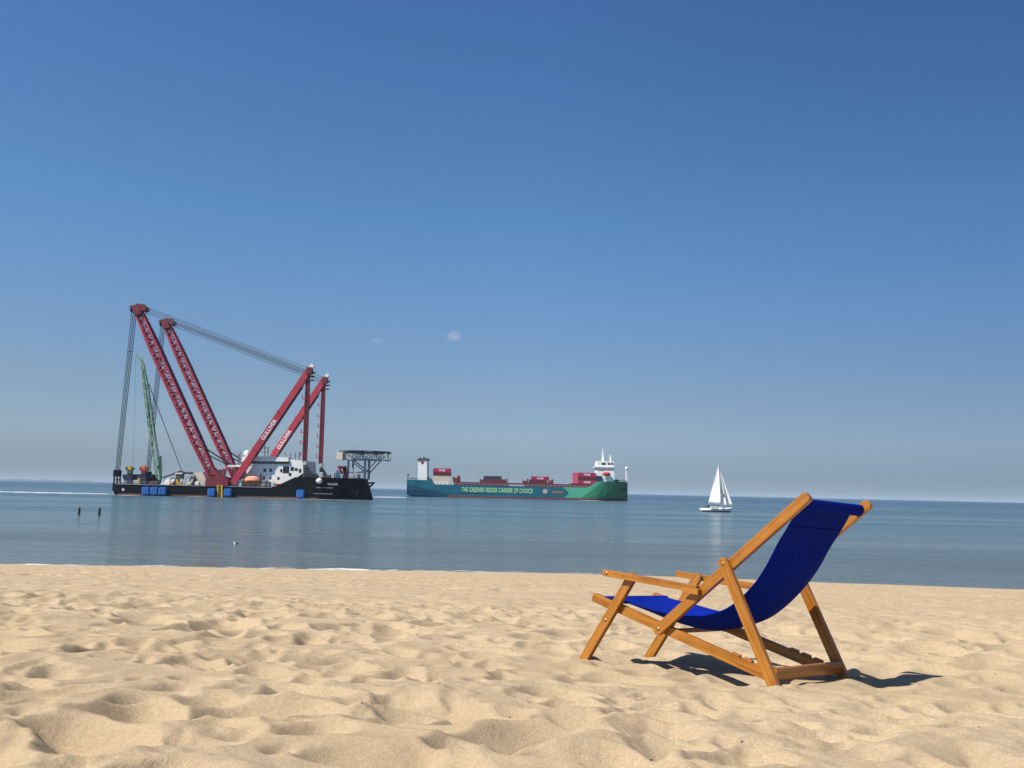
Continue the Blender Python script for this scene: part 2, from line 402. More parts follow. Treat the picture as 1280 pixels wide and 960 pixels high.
def shore_y(x): return 60.2-np.where(x < 0, .0030*x*x, .0048*x*x)+.35*np.sin(x*.21+.6)+.12*np.sin(x*.9)
CW = [chair_w(u, s_, 0) for u, s_ in ((0, -.3), (0, .3), (1.17, -.32), (1.17, .32))]
def sand_z(x, y):
    x, y = np.asarray(x, float), np.asarray(y, float); xc = np.clip(x, -45, 45)
    z1 = -.561-.0148*np.clip(x, -8, 8)-.0577*np.maximum(y, -12)
    yb = 7.4; zb = -.561-.0148*np.clip(x, -8, 8)-.0577*yb
    sh = shore_y(xc); z2 = zb+(-HC-zb)*(y-yb)/(sh-yb)
    k = sst(y, 6.4, 9.4); z = np.where(y < yb, z1*(1-k)+np.minimum(z1, z2)*k, z1*(1-k)+z2*k)
    dC = np.hypot((x-1.05)/1.35, (y-4.95)/1.1)
    amp = (1-.70*sst(y, 6.8, 9.))*(1-.45*sst(-dC, -1.25, -.65))*(1-.18*sst(x, .3, 1.4))
    inn = sst(x, -6.4, -5.6)*sst(-x, -8.4, -7.6)*sst(y, .8, 1.2)*(1-sst(y, 9, 9.8))
    z = z+sample(NEAR, x, y)*amp*inn*1.12
    z = z+sample(FAR, x, y)*sst(y, 6.6, 9)*(1-.6*sst(y, 48, 57))*(np.abs(x) < 47)
    z = z+.11*np.exp(-(((x-3.9)/.95)**2+((y-8.2)/.9)**2))+.05*np.exp(-(((x-2.6)/.5)**2+((y-7.7)/.4)**2))
    z = z+.075*np.exp(-(((x-2.7)/.75)**2+((y-5.75)/.55)**2))
    z = z+.02*np.exp(-(((x-1.35)/.5)**2+((y-4.05)/.18)**2))
    z = z-.021*np.exp(-(dC/.9)**4)
    for k, cw in enumerate(CW):                                   # sand pushed up round the sunken feet
        d = np.hypot(x-cw.x, y-cw.y); z = z+.011*np.exp(-((d-.075)/.03)**2)*(1+.5*np.sin(4*np.arctan2(y-cw.y, x-cw.x)+k))-.006*np.exp(-(d/.04)**2)
    return z+HC
ys = np.concatenate([np.linspace(-30, .9, 40), np.arange(1., 8., .0105), 8*np.exp(np.arange(0, math.log(64/8), .0042))])
tt = np.concatenate([-np.geomspace(8, .66, 30), np.linspace(-.64, .64, 1001), np.geomspace(.66, 8, 30)])
YG, TG = np.meshgrid(ys, tt, indexing='ij'); XG = TG*np.maximum(YG+3, 1.6)
sand = grid_mesh('sand', np.stack([XG, YG, sand_z(XG, YG)], -1), M['sand']); tag(sand, kind='structure')
# ------------------------------------------------------------------ sea
xs = np.array([-60000, -8000, -2000, -500, -100, 0, 100, 500, 2000, 8000, 40000.]); yy = np.array([44, 60, 80, 120, 200, 400, 800, 2000, 6000, 20000, 60000.])
YS, XS = np.meshgrid(yy, xs, indexing='ij')
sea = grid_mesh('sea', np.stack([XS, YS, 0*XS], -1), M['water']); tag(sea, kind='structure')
def foam_strip(name, path, widths, z=.012):
    bm = B(); prev = None
    for (x, y), wd in zip(path, widths):
        r = (bm.verts.new((x, y-wd/2, z)), bm.verts.new((x, y+wd/2, z)))
        if prev: bm.faces.new((prev[0], r[0], r[1], prev[1]))
        prev = r
    o = link(name, bm, M['foam']); return tag(o, kind='stuff')
def shore_foam(x0, x1, wmax):
    n = int((x1-x0)/.15)+2; xv = np.linspace(x0, x1, n)
    wd = wmax*np.sin(np.linspace(.05, math.pi-.05, n))**.6*(.6+.5*rng.random(n)); wd = np.convolve(wd, [.25, .5, .25], 'same')
    zz = shore_y(xv)+.2
    foam_strip('shore_foam', list(zip(xv, zz+.3*np.sin(xv*1.7))), wd)
shore_foam(-36, -25.5, 1.6); shore_foam(-12.3, -6.8, 1.5); shore_foam(-24, -20, .5); shore_foam(-18, -13, .4); shore_foam(-6, 1, .3); shore_foam(3, 9, .25)
def wake(px0, px1, py0, py1, Y, wd):
    a, b_ = W(px0, py0, Y), W(px1, py1, Y); n = 90; xv = np.linspace(a.x, b_.x, n); env = np.sin(np.linspace(.12, math.pi-.12, n))**.5
    foam_strip('wake_foam', [(x, Y+wd*.18*math.sin(i*.5)) for i, x in enumerate(xv)], wd*env*(.7+.5*rng.random(n)), .05)
wake(-60, 139, 612, 617, 415, 34); wake(466, 508, 620, 621, 560, 55); wake(143, 175, 619, 620, 388, 10)
wake(724, 752, 625, 626, 634, 22); wake(232, 258, 620, 621, 388, 8); wake(300, 462, 622, 625, 389, 6)
# far low coast on the left horizon
bm = B(); prev = None
for i in range(60):
    px = -120+i*4.5; p = W(px, 603, 14000); hh = 16+10*math.sin(i*.7)+6*math.sin(i*1.9)
    hh *= min(1, (59-i)/12); r = [bm.verts.new((p.x, 14000+dy, z)) for dy, z in ((0, -1), (60, hh), (500, hh*.8), (560, -1))]
    if prev:
        for k in range(3): bm.faces.new((prev[k], r[k], r[k+1], prev[k+1]))
    prev = r
tag(link('far_coast', bm, M['land']), kind='structure')
# ------------------------------------------------------------------ deck chair
chair = thing('deck_chair', CH_T, 'wooden folding deck chair with royal blue canvas sling standing on the sand', 'deck chair')
chair.rotation_mode = 'QUATERNION'; chair.rotation_quaternion = CH_M.to_quaternion(); ORG[chair.name] = Vector((0, 0, 0))
HW = .32
def plank(name, a, b_, side, lay, wd, th=.026, parent=chair, rounded=(.4, .4), taper=1., bolts=(), label=None):
    """plank in the side frame: a,b are (u,v) end centres; own axes along the grain"""
    s0 = side*(HW-lay*.027-th/2) if side else 0
    p, q = Vector((a[0], s0, a[1])), Vector((b_[0], s0, b_[1])); L = (q-p).length
    d = (q-p)/L; sv = Vector((0, 1, 0)); up = d.cross(sv)*-1
    up = sv.cross(d)*-1 if up.z < 0 else up
    bm = B(); pts = []
    for end, x, rf in ((0, 0, rounded[0]), (1, L, rounded[1])):
        h = wd/2*(1 if end == 0 else taper); r = h*rf*2*.5+.0001; n = 5
        sg = -1 if end == 0 else 1
        arc = []
        for k in range(n+1):
            an = math.pi/2*k/n; arc.append((x-sg*r+sg*r*math.sin(an), h-r+r*math.cos(an)))
        arc2 = [(xx, -zz) for xx, zz in arc[::-1]]
        pts += (arc+arc2) if end == 1 else (arc+arc2)[::-1]
    prism(bm, pts, -th/2, th/2)
    bmesh.ops.remove_doubles(bm, verts=bm.verts, dist=.0004)
    ee = [e for e in bm.edges if abs(abs(e.verts[0].co.y)-th/2) < 1e-5 and abs(e.verts[0].co.y-e.verts[1].co.y) < 1e-5]
    bmesh.ops.bevel(bm, geom=ee, offset=.0035, segments=2, affect='EDGES', profile=.6)
    me = bpy.data.meshes.new(name); bm.to_mesh(me); bm.free(); me.materials.append(M['wood'])
    o = bpy.data.objects.new(name, me); COL.objects.link(o); o.parent = parent
    mm = Matrix.Identity(4)
    for i in range(3): mm[i][0] = d[i]; mm[i][1] = sv[i]; mm[i][2] = d.cross(sv)[i]; mm[i][3] = p[i]
    o.matrix_local = mm
    for t in bolts:
        bb = B(); y = side*th/2 if side else -th/2; sg = side if side else -1
        lathe(bb, (t*L, y, 0), [(.0085, -.002*sg), (.0085, .0025*sg), (.006, .0045*sg), (.0015, .005*sg)], 14, 'y')
        me2 = bpy.data.meshes.new('bolt'); bb.to_mesh(me2); bb.free(); me2.materials.append(M['brass'])
        bo = bpy.data.objects.new('bolt', me2); COL.objects.link(bo); bo.parent = o
    if label: o['label'] = label
    return o
def crossbar(name, u, v, s0, s1, ru, rv, material=None, ang=0.):
    bm = B(); n = 12; L = s1-s0; pts = []
    for k in range(n): a = 2*math.pi*k/n; pts.append((ru*math.copysign(abs(math.cos(a))**.6, math.cos(a)), rv*math.copysign(abs(math.sin(a))**.6, math.sin(a))))
    a_ = [bm.verts.new((0, x, z)) for x, z in pts]; b_ = [bm.verts.new((L, x, z)) for x, z in pts]
    bm.faces.new(a_); bm.faces.new(b_[::-1])
    for i in range(n): j = (i+1) % n; bm.faces.new((a_[j], a_[i], b_[i], b_[j]))
    bmesh.ops.recalc_face_normals(bm, faces=bm.faces)
    me = bpy.data.meshes.new(name); bm.to_mesh(me); bm.free(); me.materials.append(material or M['wood'])
    o = bpy.data.objects.new(name, me); COL.objects.link(o); o.parent = chair
    ca, sa = math.cos(ang), math.sin(ang)
    o.matrix_local = Matrix(((0, ca, -sa, u), (1, 0, 0, s0), (0, sa, ca, v), (0, 0, 0, 1))); return o
for sd in (-1, 1):
    plank('backrest_post', (.475, .170), (1.330, .838), sd, 1, .050, .028, rounded=(.9, .75), bolts=(.03,))
    plank('rear_leg', (.888, .548), (1.182, -.045), sd, 0, .052, .026, rounded=(.8, .1), bolts=(.045,))
    plank('front_leg', (-.025, -.040), (.331, .452), sd, 1, .050, .028, rounded=(.1, .8), bolts=(.50,))
    sr = plank('seat_rail', (.030, .318), (1.118, .030), sd, 2.05, .048, .026, rounded=(.7, .2))
    for k, tt_ in enumerate((.80, .86, .92)):                     # stepped catches on the rail's rear end
        bm = B(); box(bm, (tt_*1.125, -.011, .0235), (tt_*1.125+.045, .011, .0335))
        bmesh.ops.bevel(bm, geom=list(bm.edges), offset=.002, segments=1, affect='EDGES')
        me = bpy.data.meshes.new('catch_block'); bm.to_mesh(me); bm.free(); me.materials.append(M['wood'])
        o = bpy.data.objects.new('catch_block', me); COL.objects.link(o); o.parent = sr
    plank('armrest', (.150, .449), (.748, .397), sd, -.06, .034, .026, rounded=(.35, .3), bolts=(.05,))
    o = plank('arm_bracket', (.665, .392), (.760, .384), sd, -.07, .030, .030, rounded=(.2, .2))
crossbar('front_bar', .115, .303, -.262, .262, .016, .016)
crossbar('top_bar', 1.287, .799, -.266, .266, .010, .019, ang=-.2)
crossbar('stretcher', 1.150, .048, -.292, .292, .013, .030, ang=-.15)
crossbar('hinge_bar', .500, .176, -.24, .24, .012, .012)
# canvas sling: hem curve in (u,v), deeper in the middle
hem = np.array([(.105, .322), (.14, .318), (.25, .304), (.356, .290), (.45, .274), (.55, .263), (.609, .260), (.695, .266), (.774, .280), (.865, .309), (.941, .358), (1.00, .410), (1.05, .462), (1.10, .533), (1.155, .628), (1.198, .686), (1.238, .748), (1.268, .800), (1.288, .826)])
dl = np.concatenate([[0], np.cumsum(np.hypot(*np.diff(hem, axis=0).T))]); T = np.linspace(0, dl[-1], 90)
hu, hv = np.interp(T, dl, hem[:, 0]), np.interp(T, dl, hem[:, 1])
for _ in range(4):
    hu[1:-1] = (hu[:-2]+2*hu[1:-1]+hu[2:])/4; hv[1:-1] = (hv[:-2]+2*hv[1:-1]+hv[2:])/4
bm = B(); uvl = bm.loops.layers.uv.new('UVMap'); nS = 33; ring = []
tn = np.stack([np.gradient(hu), np.gradient(hv)], 1); tn /= np.linalg.norm(tn, axis=1)[:, None]
f = T/T[-1]; sag = .080*np.sin(np.clip((f-.02)/.80, 0, 1)*math.pi)**.85*(1-.25*f)
for i in range(90):
    row = []
    for j in range(nS):
        q = j/(nS-1)*2-1; hwid = .240-.006*math.sin(f[i]*math.pi)
        dpt = sag[i]*(1-abs(q)**2.2)+.0011*math.sin(q*7+f[i]*6+math.sin(f[i]*4+q*3))*math.sin(f[i]*math.pi)+.0005*math.sin(q*19+f[i]*9+2*math.sin(f[i]*7))
        row.append(bm.verts.new((hu[i]+tn[i, 1]*dpt, q*hwid-.017, hv[i]-tn[i, 0]*dpt)))
    ring.append(row)
for i in range(89):
    for j in range(nS-1):
        fc = bm.faces.new((ring[i][j], ring[i][j+1], ring[i+1][j+1], ring[i+1][j]))
        for lp, (a, b_) in zip(fc.loops, ((i, j), (i, j+1), (i+1, j+1), (i+1, j))): lp[uvl].uv = (b_/(nS-1), a/89*2.4)
sling = link('canvas_sling', bm, M['canvas'], chair, True, True)
sm = sling.modifiers.new('thick', 'SOLIDIFY'); sm.thickness = .0025; sm.offset = 0
# the canvas rolled round the top bar and the front bar
def sleeve(name, u, v, ru, rv, ang, hw):
    o = crossbar(name, u, v, -hw, hw, ru, rv, M['canvas'], ang); return o
sleeve('top_sleeve', 1.287, .799, .018, .028, -.2, .258); sleeve('front_sleeve', .115, .305, .021, .021, 0, .252)
bm = B()                                                          # stitched seam below the top sleeve
for j in range(nS-1):
    i = 80; bar(bm, ring[i][j].co if False else sling.data.vertices[i*nS+j].co+Vector((.003, 0, -.002)), sling.data.vertices[i*nS+j+1].co+Vector((.003, 0, -.002)), .0028, .0016)
link('seam', bm, M['hem'], sling, False, True)
exec_rest = True
# ------------------------------------------------------------------ crane ship
YN = 392.0                                                       # its near side
def p2(px, py, dy=0.): return W(px, py, YN+dy)
def xz(px, py, dy=0.): q = W(px, py, YN+dy); return (q.x, q.z)
r0 = W(300, 620, YN); ship = thing('crane_ship', (r0.x, YN+24, 0), 'black heavy-lift crane ship with two red lattice booms and a helideck at the bow', 'crane ship')
def loft(bm, st):
    """stations (x, [(half breadth, z)...]) mirrored about y=yc"""
    rings = []
    for x, yc, prof in st:
        pr = [(yc-h, z) for h, z in prof]+[(yc+h, z) for h, z in prof[::-1]]
        rings.append([bm.verts.new((x if not isinstance(x, (list, tuple)) else x[min(k, 2*len(prof)-1-k)], y, z)) for k, (y, z) in enumerate(pr)])
    n = len(rings[0])
    for a, b_ in zip(rings, rings[1:]):
        for i in range(n): j = (i+1) % n; bm.faces.new((a[i], a[j], b_[j], b_[i]))
    bm.faces.new(rings[0][::-1]); bm.faces.new(rings[-1])
    bmesh.ops.recalc_face_normals(bm, faces=bm.faces)
YC = YN+24.5
zd = xz(250, 606.6)[1]; zf = xz(420, 597.5)[1]                    # main deck and forecastle heights
bm = B(); xa = xz(137, 612)[0]; xb = xz(463, 615, 22)[0]-.6; Lh = xb-xa
st = []
for t, hb, top in ((0, 22, zd), (.015, 24, zd), (.03, 24.5, zd), (.65, 24.5, zd), (.66, 24.5, zd+.3), (.735, 24.5, zf), (.84, 24.2, zf), (.90, 21.5, zf), (.95, 16, zf+.2), (.985, 9, zf+.3)):
    x = xa+t*Lh; rise = 1.2 if t < .012 else -2
    st.append((([x, x, x] if t < .9 else [x+(.0+Lh*.025*(t-.9)/.085), x+.2, x-Lh*.010*(t-.9)/.085]), YC, [(hb*(.985 if t > .02 else .9), rise), (hb, 1.8), (hb, top)]))
loft(bm, st); hull = link('hull', bm, M['black'], ship)
bm = B()                                                          # worn brown boot-top along the waterline and rubbing strakes
box(bm, (xa+Lh*.035, YN-.06, -.5), (xa+Lh*.83, YN+.5, .75)); link('boot_top', bm, M['rust'], ship)
bm = B(); box(bm, (xa+Lh*.02, YN-.25, zd-.35), (xa+Lh*.645, YN+.02, zd-.08)); box(bm, (xz(395, 610)[0], YN-.15, 4.6), (xz(416, 610)[0], YN+.02, 4.85)); box(bm, (xz(392, 610)[0], YN-.15, 2.2), (xz(416, 610)[0], YN+.02, 2.4))
link('rubbing_strake', bm, M['grey'], ship)
bm = B(); lathe(bm, p2(399, 601, -.8), [(.3, -1.1), (1.1, -.6), (1.35, 0), (1.1, .6), (.3, 1.1)], 14); link('radome', bm, M['white'], ship, True)
lathe_b = B(); lathe(lathe_b, p2(154, 612, 0), [(.55, -.1), (.55, .08)], 14, 'y'); link('draught_disc', lathe_b, M['lgrey'], ship)
text_obj('ship_name', 'GULLIVER', M['lgrey'], ship, p2(409.5, 606.2, -.08), (1, 0, 0), .75, 4.2)
bm = B(); a = xa+Lh*.90
for k in range(3): bar(bm, (a+2+k*2.2, YN+7+k*1.8, 1.0), (a+2.5+k*2.2, YN+6.5+k*1.8, 6.2-k), 1.5, .3)
link('rust_patch', bm, M['rust'], ship)
bm = B(); bar(bm, p2(457, 604, 14), p2(468, 603.5, 14), .7); bar(bm, p2(467, 604, 14), p2(460, 611, 14), .7); bar(bm, p2(457, 604, 26), p2(468, 603.5, 26), .7); bar(bm, p2(467, 604, 26), p2(460, 611, 26), .7); bar(bm, p2(467.5, 603.7, 13.5), p2(467.5, 603.7, 26.5), .6)
link('anchor_rack', bm, M['black'], ship)
# railings along the deck edge
bm = B(); x = xa+1
while x < xa+Lh*.64: bar(bm, (x, YN+.4, zd), (x, YN+.4, zd+1.1), .09); x += 2.2
bar(bm, (xa+1, YN+.4, zd+1.1), (xa+Lh*.64, YN+.4, zd+1.1), .09); bar(bm, (xa+1, YN+.4, zd+.55), (xa+Lh*.64, YN+.4, zd+.55), .07)
x = xa+Lh*.74
while x < xa+Lh*.96: bar(bm, (x, YN+3+max(0, (x-xa)/Lh-.86)*110, zf), (x, YN+3+max(0, (x-xa)/Lh-.86)*110, zf+1.1), .09); x += 1.8
link('railing', bm, M['grey'], ship)
# deckhouse
H0, H1 = 4.6, 31.
bm = B(); pts = [xz(*q, H0) for q in ((303, 608.5), (302, 594), (296, 592), (296, 583), (315, 582.5), (318, 577), (362, 577.5), (363, 574.5), (378.5, 575.5), (379, 591.5), (353, 608.8))]
prism(bm, pts, YN+H0, YN+H1); house = link('deckhouse', bm, M['white'], ship)
bm = B(); prism(bm, [xz(*q, H0) for q in ((302.5, 576.3), (303.5, 571), (331, 570.5), (360.5, 572), (361, 577))], YN+H0-.8, YN+H1+2); link('bridge_roof', bm, M['white'], house)
bm = B(); prism(bm, [xz(*q, H0) for q in ((314, 579.6), (314, 576.4), (361, 577.2), (361, 579.8))], YN+H0-.3, YN+H1); link('bridge_window', bm, M['glass'], house)
bm = B(); prism(bm, [xz(*q, H0) for q in ((285.5, 583.6), (287, 581.6), (302.5, 581.4), (302.5, 583.6))], YN+H0-2, YN+H1); link('side_roof', bm, M['white'], house)
for px, py, ww, hh in ((296.5, 587, 1.6, 2.4), (331, 587.8, 1.7, 2), (338.5, 587.8, 1.7, 2), (330, 597.6, 1.5, 1.9), (338, 597.8, 1, 1.6), (348, 597.9, 1.4, 1.6), (351.5, 588.2, 1.3, 1.9), (355.6, 587.2, 1.9, 4.2), (359.6, 587.2, 1.9, 4.2), (365.2, 586, 2.0, 2.4), (370.2, 586.8, 1.9, 1.6), (375, 588.4, 1.5, 2.2), (362.5, 593, 1.6, 1.8), (334, 602.5, 1.8, 1.6), (337, 606, 1.4, 2.2), (361.5, 609, 0, 0)):
    if not ww: continue
    q = p2(px, py, H0); ww *= .33; hh *= .33; bm = B(); box(bm, (q.x-ww, q.y-.07, q.z-hh), (q.x+ww, q.y+.2, q.z+hh)); link('window', bm, M['glass'], house)
bm = B()
for x0 in (363, 369, 374): bar(bm, p2(x0, 575, 10), p2(x0, 566, 10), .28)
for x0 in (301, 345, 348, 357): bar(bm, p2(x0, 571, 10), p2(x0, 564.5, 10), .22)
bar(bm, p2(298.5, 582, 10), p2(298.5, 567.5, 10), .5); bar(bm, p2(331, 571, 20), p2(331, 553, 20), .35); bar(bm, p2(327.5, 560, 20), p2(336, 560, 20), .3); bar(bm, p2(328, 565, 20), p2(336, 565, 20), .3); bar(bm, p2(335, 571, 20), p2(335, 559, 20), .3)
link('antenna_mast', bm, M['dgrey'], house)
bm = B(); lathe(bm, p2(308.5, 567, 12), [(.3, -1.4), (1.2, -.7), (1.4, 0), (1.1, .9), (.3, 1.4)], 12); link('satellite_dome', bm, M['white'], house, True)
bm = B(); prism(bm, [xz(*q, H0) for q in ((325, 602), (325, 601.4), (338, 601.6), (338, 602.2))], YN+H0-1.6, YN+H0); prism(bm, [xz(*q, H0) for q in ((336.2, 608), (336.2, 602), (336.8, 602), (336.8, 608))], YN+H0-1.5, YN+H0-1.2); link('side_stair', bm, M['lgrey'], house)
# main booms (lattice) and back masts, one set each side
def lattice(bm, A, Bp, w0, w1, w2, dep, nb, ch, br, mi=0):
    A, Bp = Vector(A), Vector(Bp); d = (Bp-A).normalized(); a = Vector((d.z, 0, -d.x)); yv = Vector((0, 1, 0))
    prof = []
    for i in range(nb+1):
        t = i/nb; wd = w0+(w1-w0)*min(1, t/.25) if t < .6 else w1+(w2-w1)*max(0, (t-.75)/.25); dp = dep*min(1, .55+t*2, .5+(1-t)*3)
        P = A+(Bp-A)*t; prof.append([P+a*(sa*wd/2)+yv*(sy*dp/2) for sa, sy in ((-1, -1), (1, -1), (1, 1), (-1, 1))])
    for i in range(nb):
        p, q = prof[i], prof[i+1]
        for k in range(4): bar(bm, p[k], q[k], ch)
        for k in range(4):
            j = (k+1) % 4
            bar(bm, p[k], p[j], br)
            bar(bm, p[k] if i % 2 else p[j], q[j] if i % 2 else q[k], br)
    return prof
def crane(dy, rope_lab):
    sc_ = (YN+3)/YN
    q = lambda px, py, e=0.: p2(px, py, 3)+Vector((0, dy-3+e, 0))         # same shape, dy metres behind the ship's near side
    bm = B(); A, Hd = q(270.5, 603), q(172.5, 386); lattice(bm, A, Hd, 2.4, 3.5, 2.4, 4.0, 28, .72, .36); link_boom = link('boom', bm, M['red'], ship)
    d = (Hd-A).normalized(); a = Vector((d.z, 0, -d.x)); bm = B()          # dark stiffened plates and walkway along the back chord
    for i in range(1, 25):
        t = i/26; P = A+(Hd-A)*t; bar(bm, P+a*1.0+Vector((0, -1.75, 0)), P-a*1.2+d*1.4+Vector((0, -1.75, 0)), .6, .2)
    link('gusset_plate', bm, M['dred'], link_boom)
    bm = B(); bar(bm, A+d*14+a*2.2, Hd-d*8+a*1.6, .5, 1.4)
    bar(bm, A+d*14+a*2.2, q(291, 583, 2), .5); bar(bm, A+d*11+a*2.2, q(286, 583, 4), .4)
    for i in range(30): P = A+d*(15+i*1.75*1.24); bar(bm, P+a*2.2+Vector((0, -.7, 0)), P+a*3.1+Vector((0, -.7, 0)), .12)
    link('walkway', bm, M['navy'], link_boom)
    bm = B(); P = Hd
    prism(bm, [((P+d*x+a*z).x, (P+d*x+a*z).z) for x, z in ((-3, -1.2), (-1, -1.5), (.8, -1.2), (1.1, .5), (.4, 1.5), (-3.5, 1.3))], P.y-2.4, P.y+2.4)
    bar(bm, q(164.5, 384.5), q(170, 384), .8, 3); bar(bm, q(172, 381.5), q(182, 382.5), .7, 2.5)
    link('boom_head', bm, M['dred'], link_boom)
    for (px, py, rr) in ((169.5, 389, 1.2), (182, 386.5, 1.2), (177, 384, .9)):
        bm = B(); lathe(bm, q(px, py, 0), [(rr, -2.2), (rr*.8, -1.6), (rr, -1), (rr*.8, -.2), (rr*.8, .2), (rr, 1), (rr*.8, 1.6), (rr, 2.2)], 14, 'y'); link('sheave', bm, M['dred'] if px > 170 else M['black'], link_boom)
    # foot of the boom
    bm = B(); box(bm, q(259.5, 607.2, -2.6), q(288, 600, 3)); prism(bm, [(q(*z).x, q(*z).z) for z in ((261, 601), (262, 594), (268, 584), (276, 592), (285, 597), (288, 601))], q(0, 0, -1.6).y, q(0, 0, -.8).y)
    prism(bm, [(q(*z).x, q(*z).z) for z in ((261, 601), (264, 592), (268, 584), (276, 592), (285, 597), (288, 601))], q(0, 0, 1.2).y, q(0, 0, 2).y)
    for k in range(3): bar(bm, q(265+k*7, 601), q(272+k*5, 588-k*1, 0), 1.2)
    link('boom_foot', bm, M['dred'], ship)
    # hoist ropes from the head down to the stern
    bm = B(); top, bot = q(168.5, 391), q(148, 588)
    for k in range(4):
        o = (k-1.5); bar(bm, top+Vector((o*.52, o*.4, 0)), bot+Vector((o*.44, o*.3, 0)), .155, n=5)
    bar(bm, q(164.5, 440, 0)-Vector((.9, 0, 0)), q(164.5, 440, 0)+Vector((.9, 0, 0)), .35)
    link('hoist_rope', bm, M['rope'], ship)
    # luffing ropes to the mast head
    bm = B()
    for o in range(3): bar(bm, q(182, 385.5)+Vector((0, o*.9-1, -o*.85)), q(388, 464.5)+Vector((0, o*.9-1, -o*.85)), .13, n=5)
    bar(bm, q(181, 383.2), q(386, 460.5), .10, n=5)
    link('luffing_rope', bm, M['rope'], ship)
    # back mast: lettered box girder leaning forward and its tie column
    bm = B(); A2, B2 = q(292.5, 604), q(387, 463.5); bar(bm, A2, B2, 2.55, 2.4)
    d2 = (B2-A2).normalized(); a2 = Vector((d2.z, 0, -d2.x))
    for t in (.30, .62): P = A2+(B2-A2)*t; bar(bm, P-d2*.5-a2*.02, P+d2*.5, 2.85, 2.7)
    mast = link('back_mast', bm, M['red'], ship)
    if dy < 10: st_ = A2+(B2-A2)*.385
    else: st_ = A2+(B2-A2)*.335
    text_obj('mast_lettering', 'GULLIVER', M['letter'], mast, st_-a2*(-.85)+Vector((0, -1.26, 0)), d2, 1.55, 9.6)
    bm = B(); bar(bm, A2+d2*14+a2*1.55, B2-d2*7+a2*1.55, .5, 1.3); link('mast_ladder', bm, M['navy'], mast)
    bm = B(); box(bm, q(384, 468, -1.6), q(391, 459.8, 1.6)); bar(bm, q(387, 466), q(394, 466), .6, 2); bar(bm, q(387, 471), q(393.5, 471), .5, 2); bar(bm, q(386, 476), q(392.5, 476), .4, 2); link('mast_head', bm, M['dred'], mast)
    bm = B(); bar(bm, q(388.8, 461), q(391.6, 456.2), 1.5, 1.8); link('sheave_cover', bm, M['white'], mast)
    bm = B(); C0, C1 = q(381.3, 577.5), q(385.6, 470); lattice(bm, C0, C1, 1.35, 1.35, 1.2, 1.4, 30, .38, .26); bar(bm, C0, C1, .5, .6)
    tie = link('tie_column', bm, M['dred'], ship)
    bm = B()
    for k in range(6): P = C0+(C1-C0)*(.08+k*.13); bar(bm, P, P-Vector((2.0, 0, 0)), .3, 1); bar(bm, P-Vector((2, 0, 0)), P-Vector((2.0, 0, -1.4)), .2, .8)
    link('platform', bm, M['red'], tie)
    bm = B()
    prism(bm, [(q(*z).x, q(*z).z) for z in ((380.2, 597), (380.4, 584), (382.5, 580.5), (385, 584), (389, 590), (392, 597))], q(0, 0, -1.2).y, q(0, 0, 1.2).y)
    for k in range(4): bar(bm, q(384+k*3.2, 597, -1), q(384+k*3.2, 587+k*2, -1), .3); bar(bm, q(381, 595-k*3.4, -1.3), q(392-k*2, 594-k*3.2, -1.3), .25)
    link('tie_base', bm, M['dgrey'], ship)
    bm = B(); box(bm, q(380, 581, -1.2), q(384.5, 576.8, 1.2)); link('tie_shoe', bm, M['lgrey'], ship)
    # tall hook block parked at the stern
    bm = B(); box(bm, q(144, 595.5, -1.4), q(151.5, 587.5, 1.4))
    for xx in (144, 147.5, 151): bar(bm, q(xx, 595, 0), q(xx+(147.5-xx)*-.2, 607, 0), .45)
    bar(bm, q(144, 600), q(152, 599.5), .4); bar(bm, q(144, 605), q(152, 600), .3); bmesh.ops.bevel(bm, geom=[], offset=.1); link('hook_block', bm, M['black'], ship)
crane(2.2, ''); crane(35.5, '')
# cross ties between the two booms' feet and winch house
bm = B(); box(bm, p2(258, 607.4, 8), p2(291, 597, 34)); link('winch_house', bm, M['dred'], ship)
bm = B(); prism(bm, [xz(*q, 9) for q in ((243, 607), (242.5, 592.5), (245, 590.5), (253, 590), (255.5, 595), (258, 600), (258, 607))], YN+9, YN+26); link('machinery_house', bm, M['cream'], ship)
bm = B(); prism(bm, [xz(*q, 2) for q in ((153, 593), (187, 592.6), (186, 597), (181, 604.5), (158, 604.5), (154, 598))], YN+2, YN+12); bar(bm, p2(160, 607, 4), p2(162, 603, 4), 1, 4); bar(bm, p2(180, 607, 4), p2(178, 603, 4), 1, 4); link('hook_cradle', bm, M['navy'], ship)
for px, mm, mt in ((162, M['dgreen'], M['yellow']), (179.5, M['dred'], M['orange'])):
    bm = B(); box(bm, p2(px-3.6, 606, 1.2), p2(px+4.4, 588.5, 1.9)); h = link('lifting_hook', bm, M['navy'], ship)
    bm = B(); box(bm, p2(px-3.4, 592.5, 1.0), p2(px+4.2, 587, 2.4)); bar(bm, p2(px-3, 588, 1.5), p2(px-3.6, 584, 1.5), .9, .9); bar(bm, p2(px+4, 588, 1.5), p2(px+4.6, 584, 1.5), .9, .9); link('hook_horn', bm, mm, h)
    bm = B(); bar(bm, p2(px+.5, 587.4, 1.5), p2(px+.5, 582, 1.5), 1.1, 1); bar(bm, p2(px-3.2, 586, 1.4), p2(px+4, 586, 1.4), .5, .6); link('hook_pin', bm, mt, h)
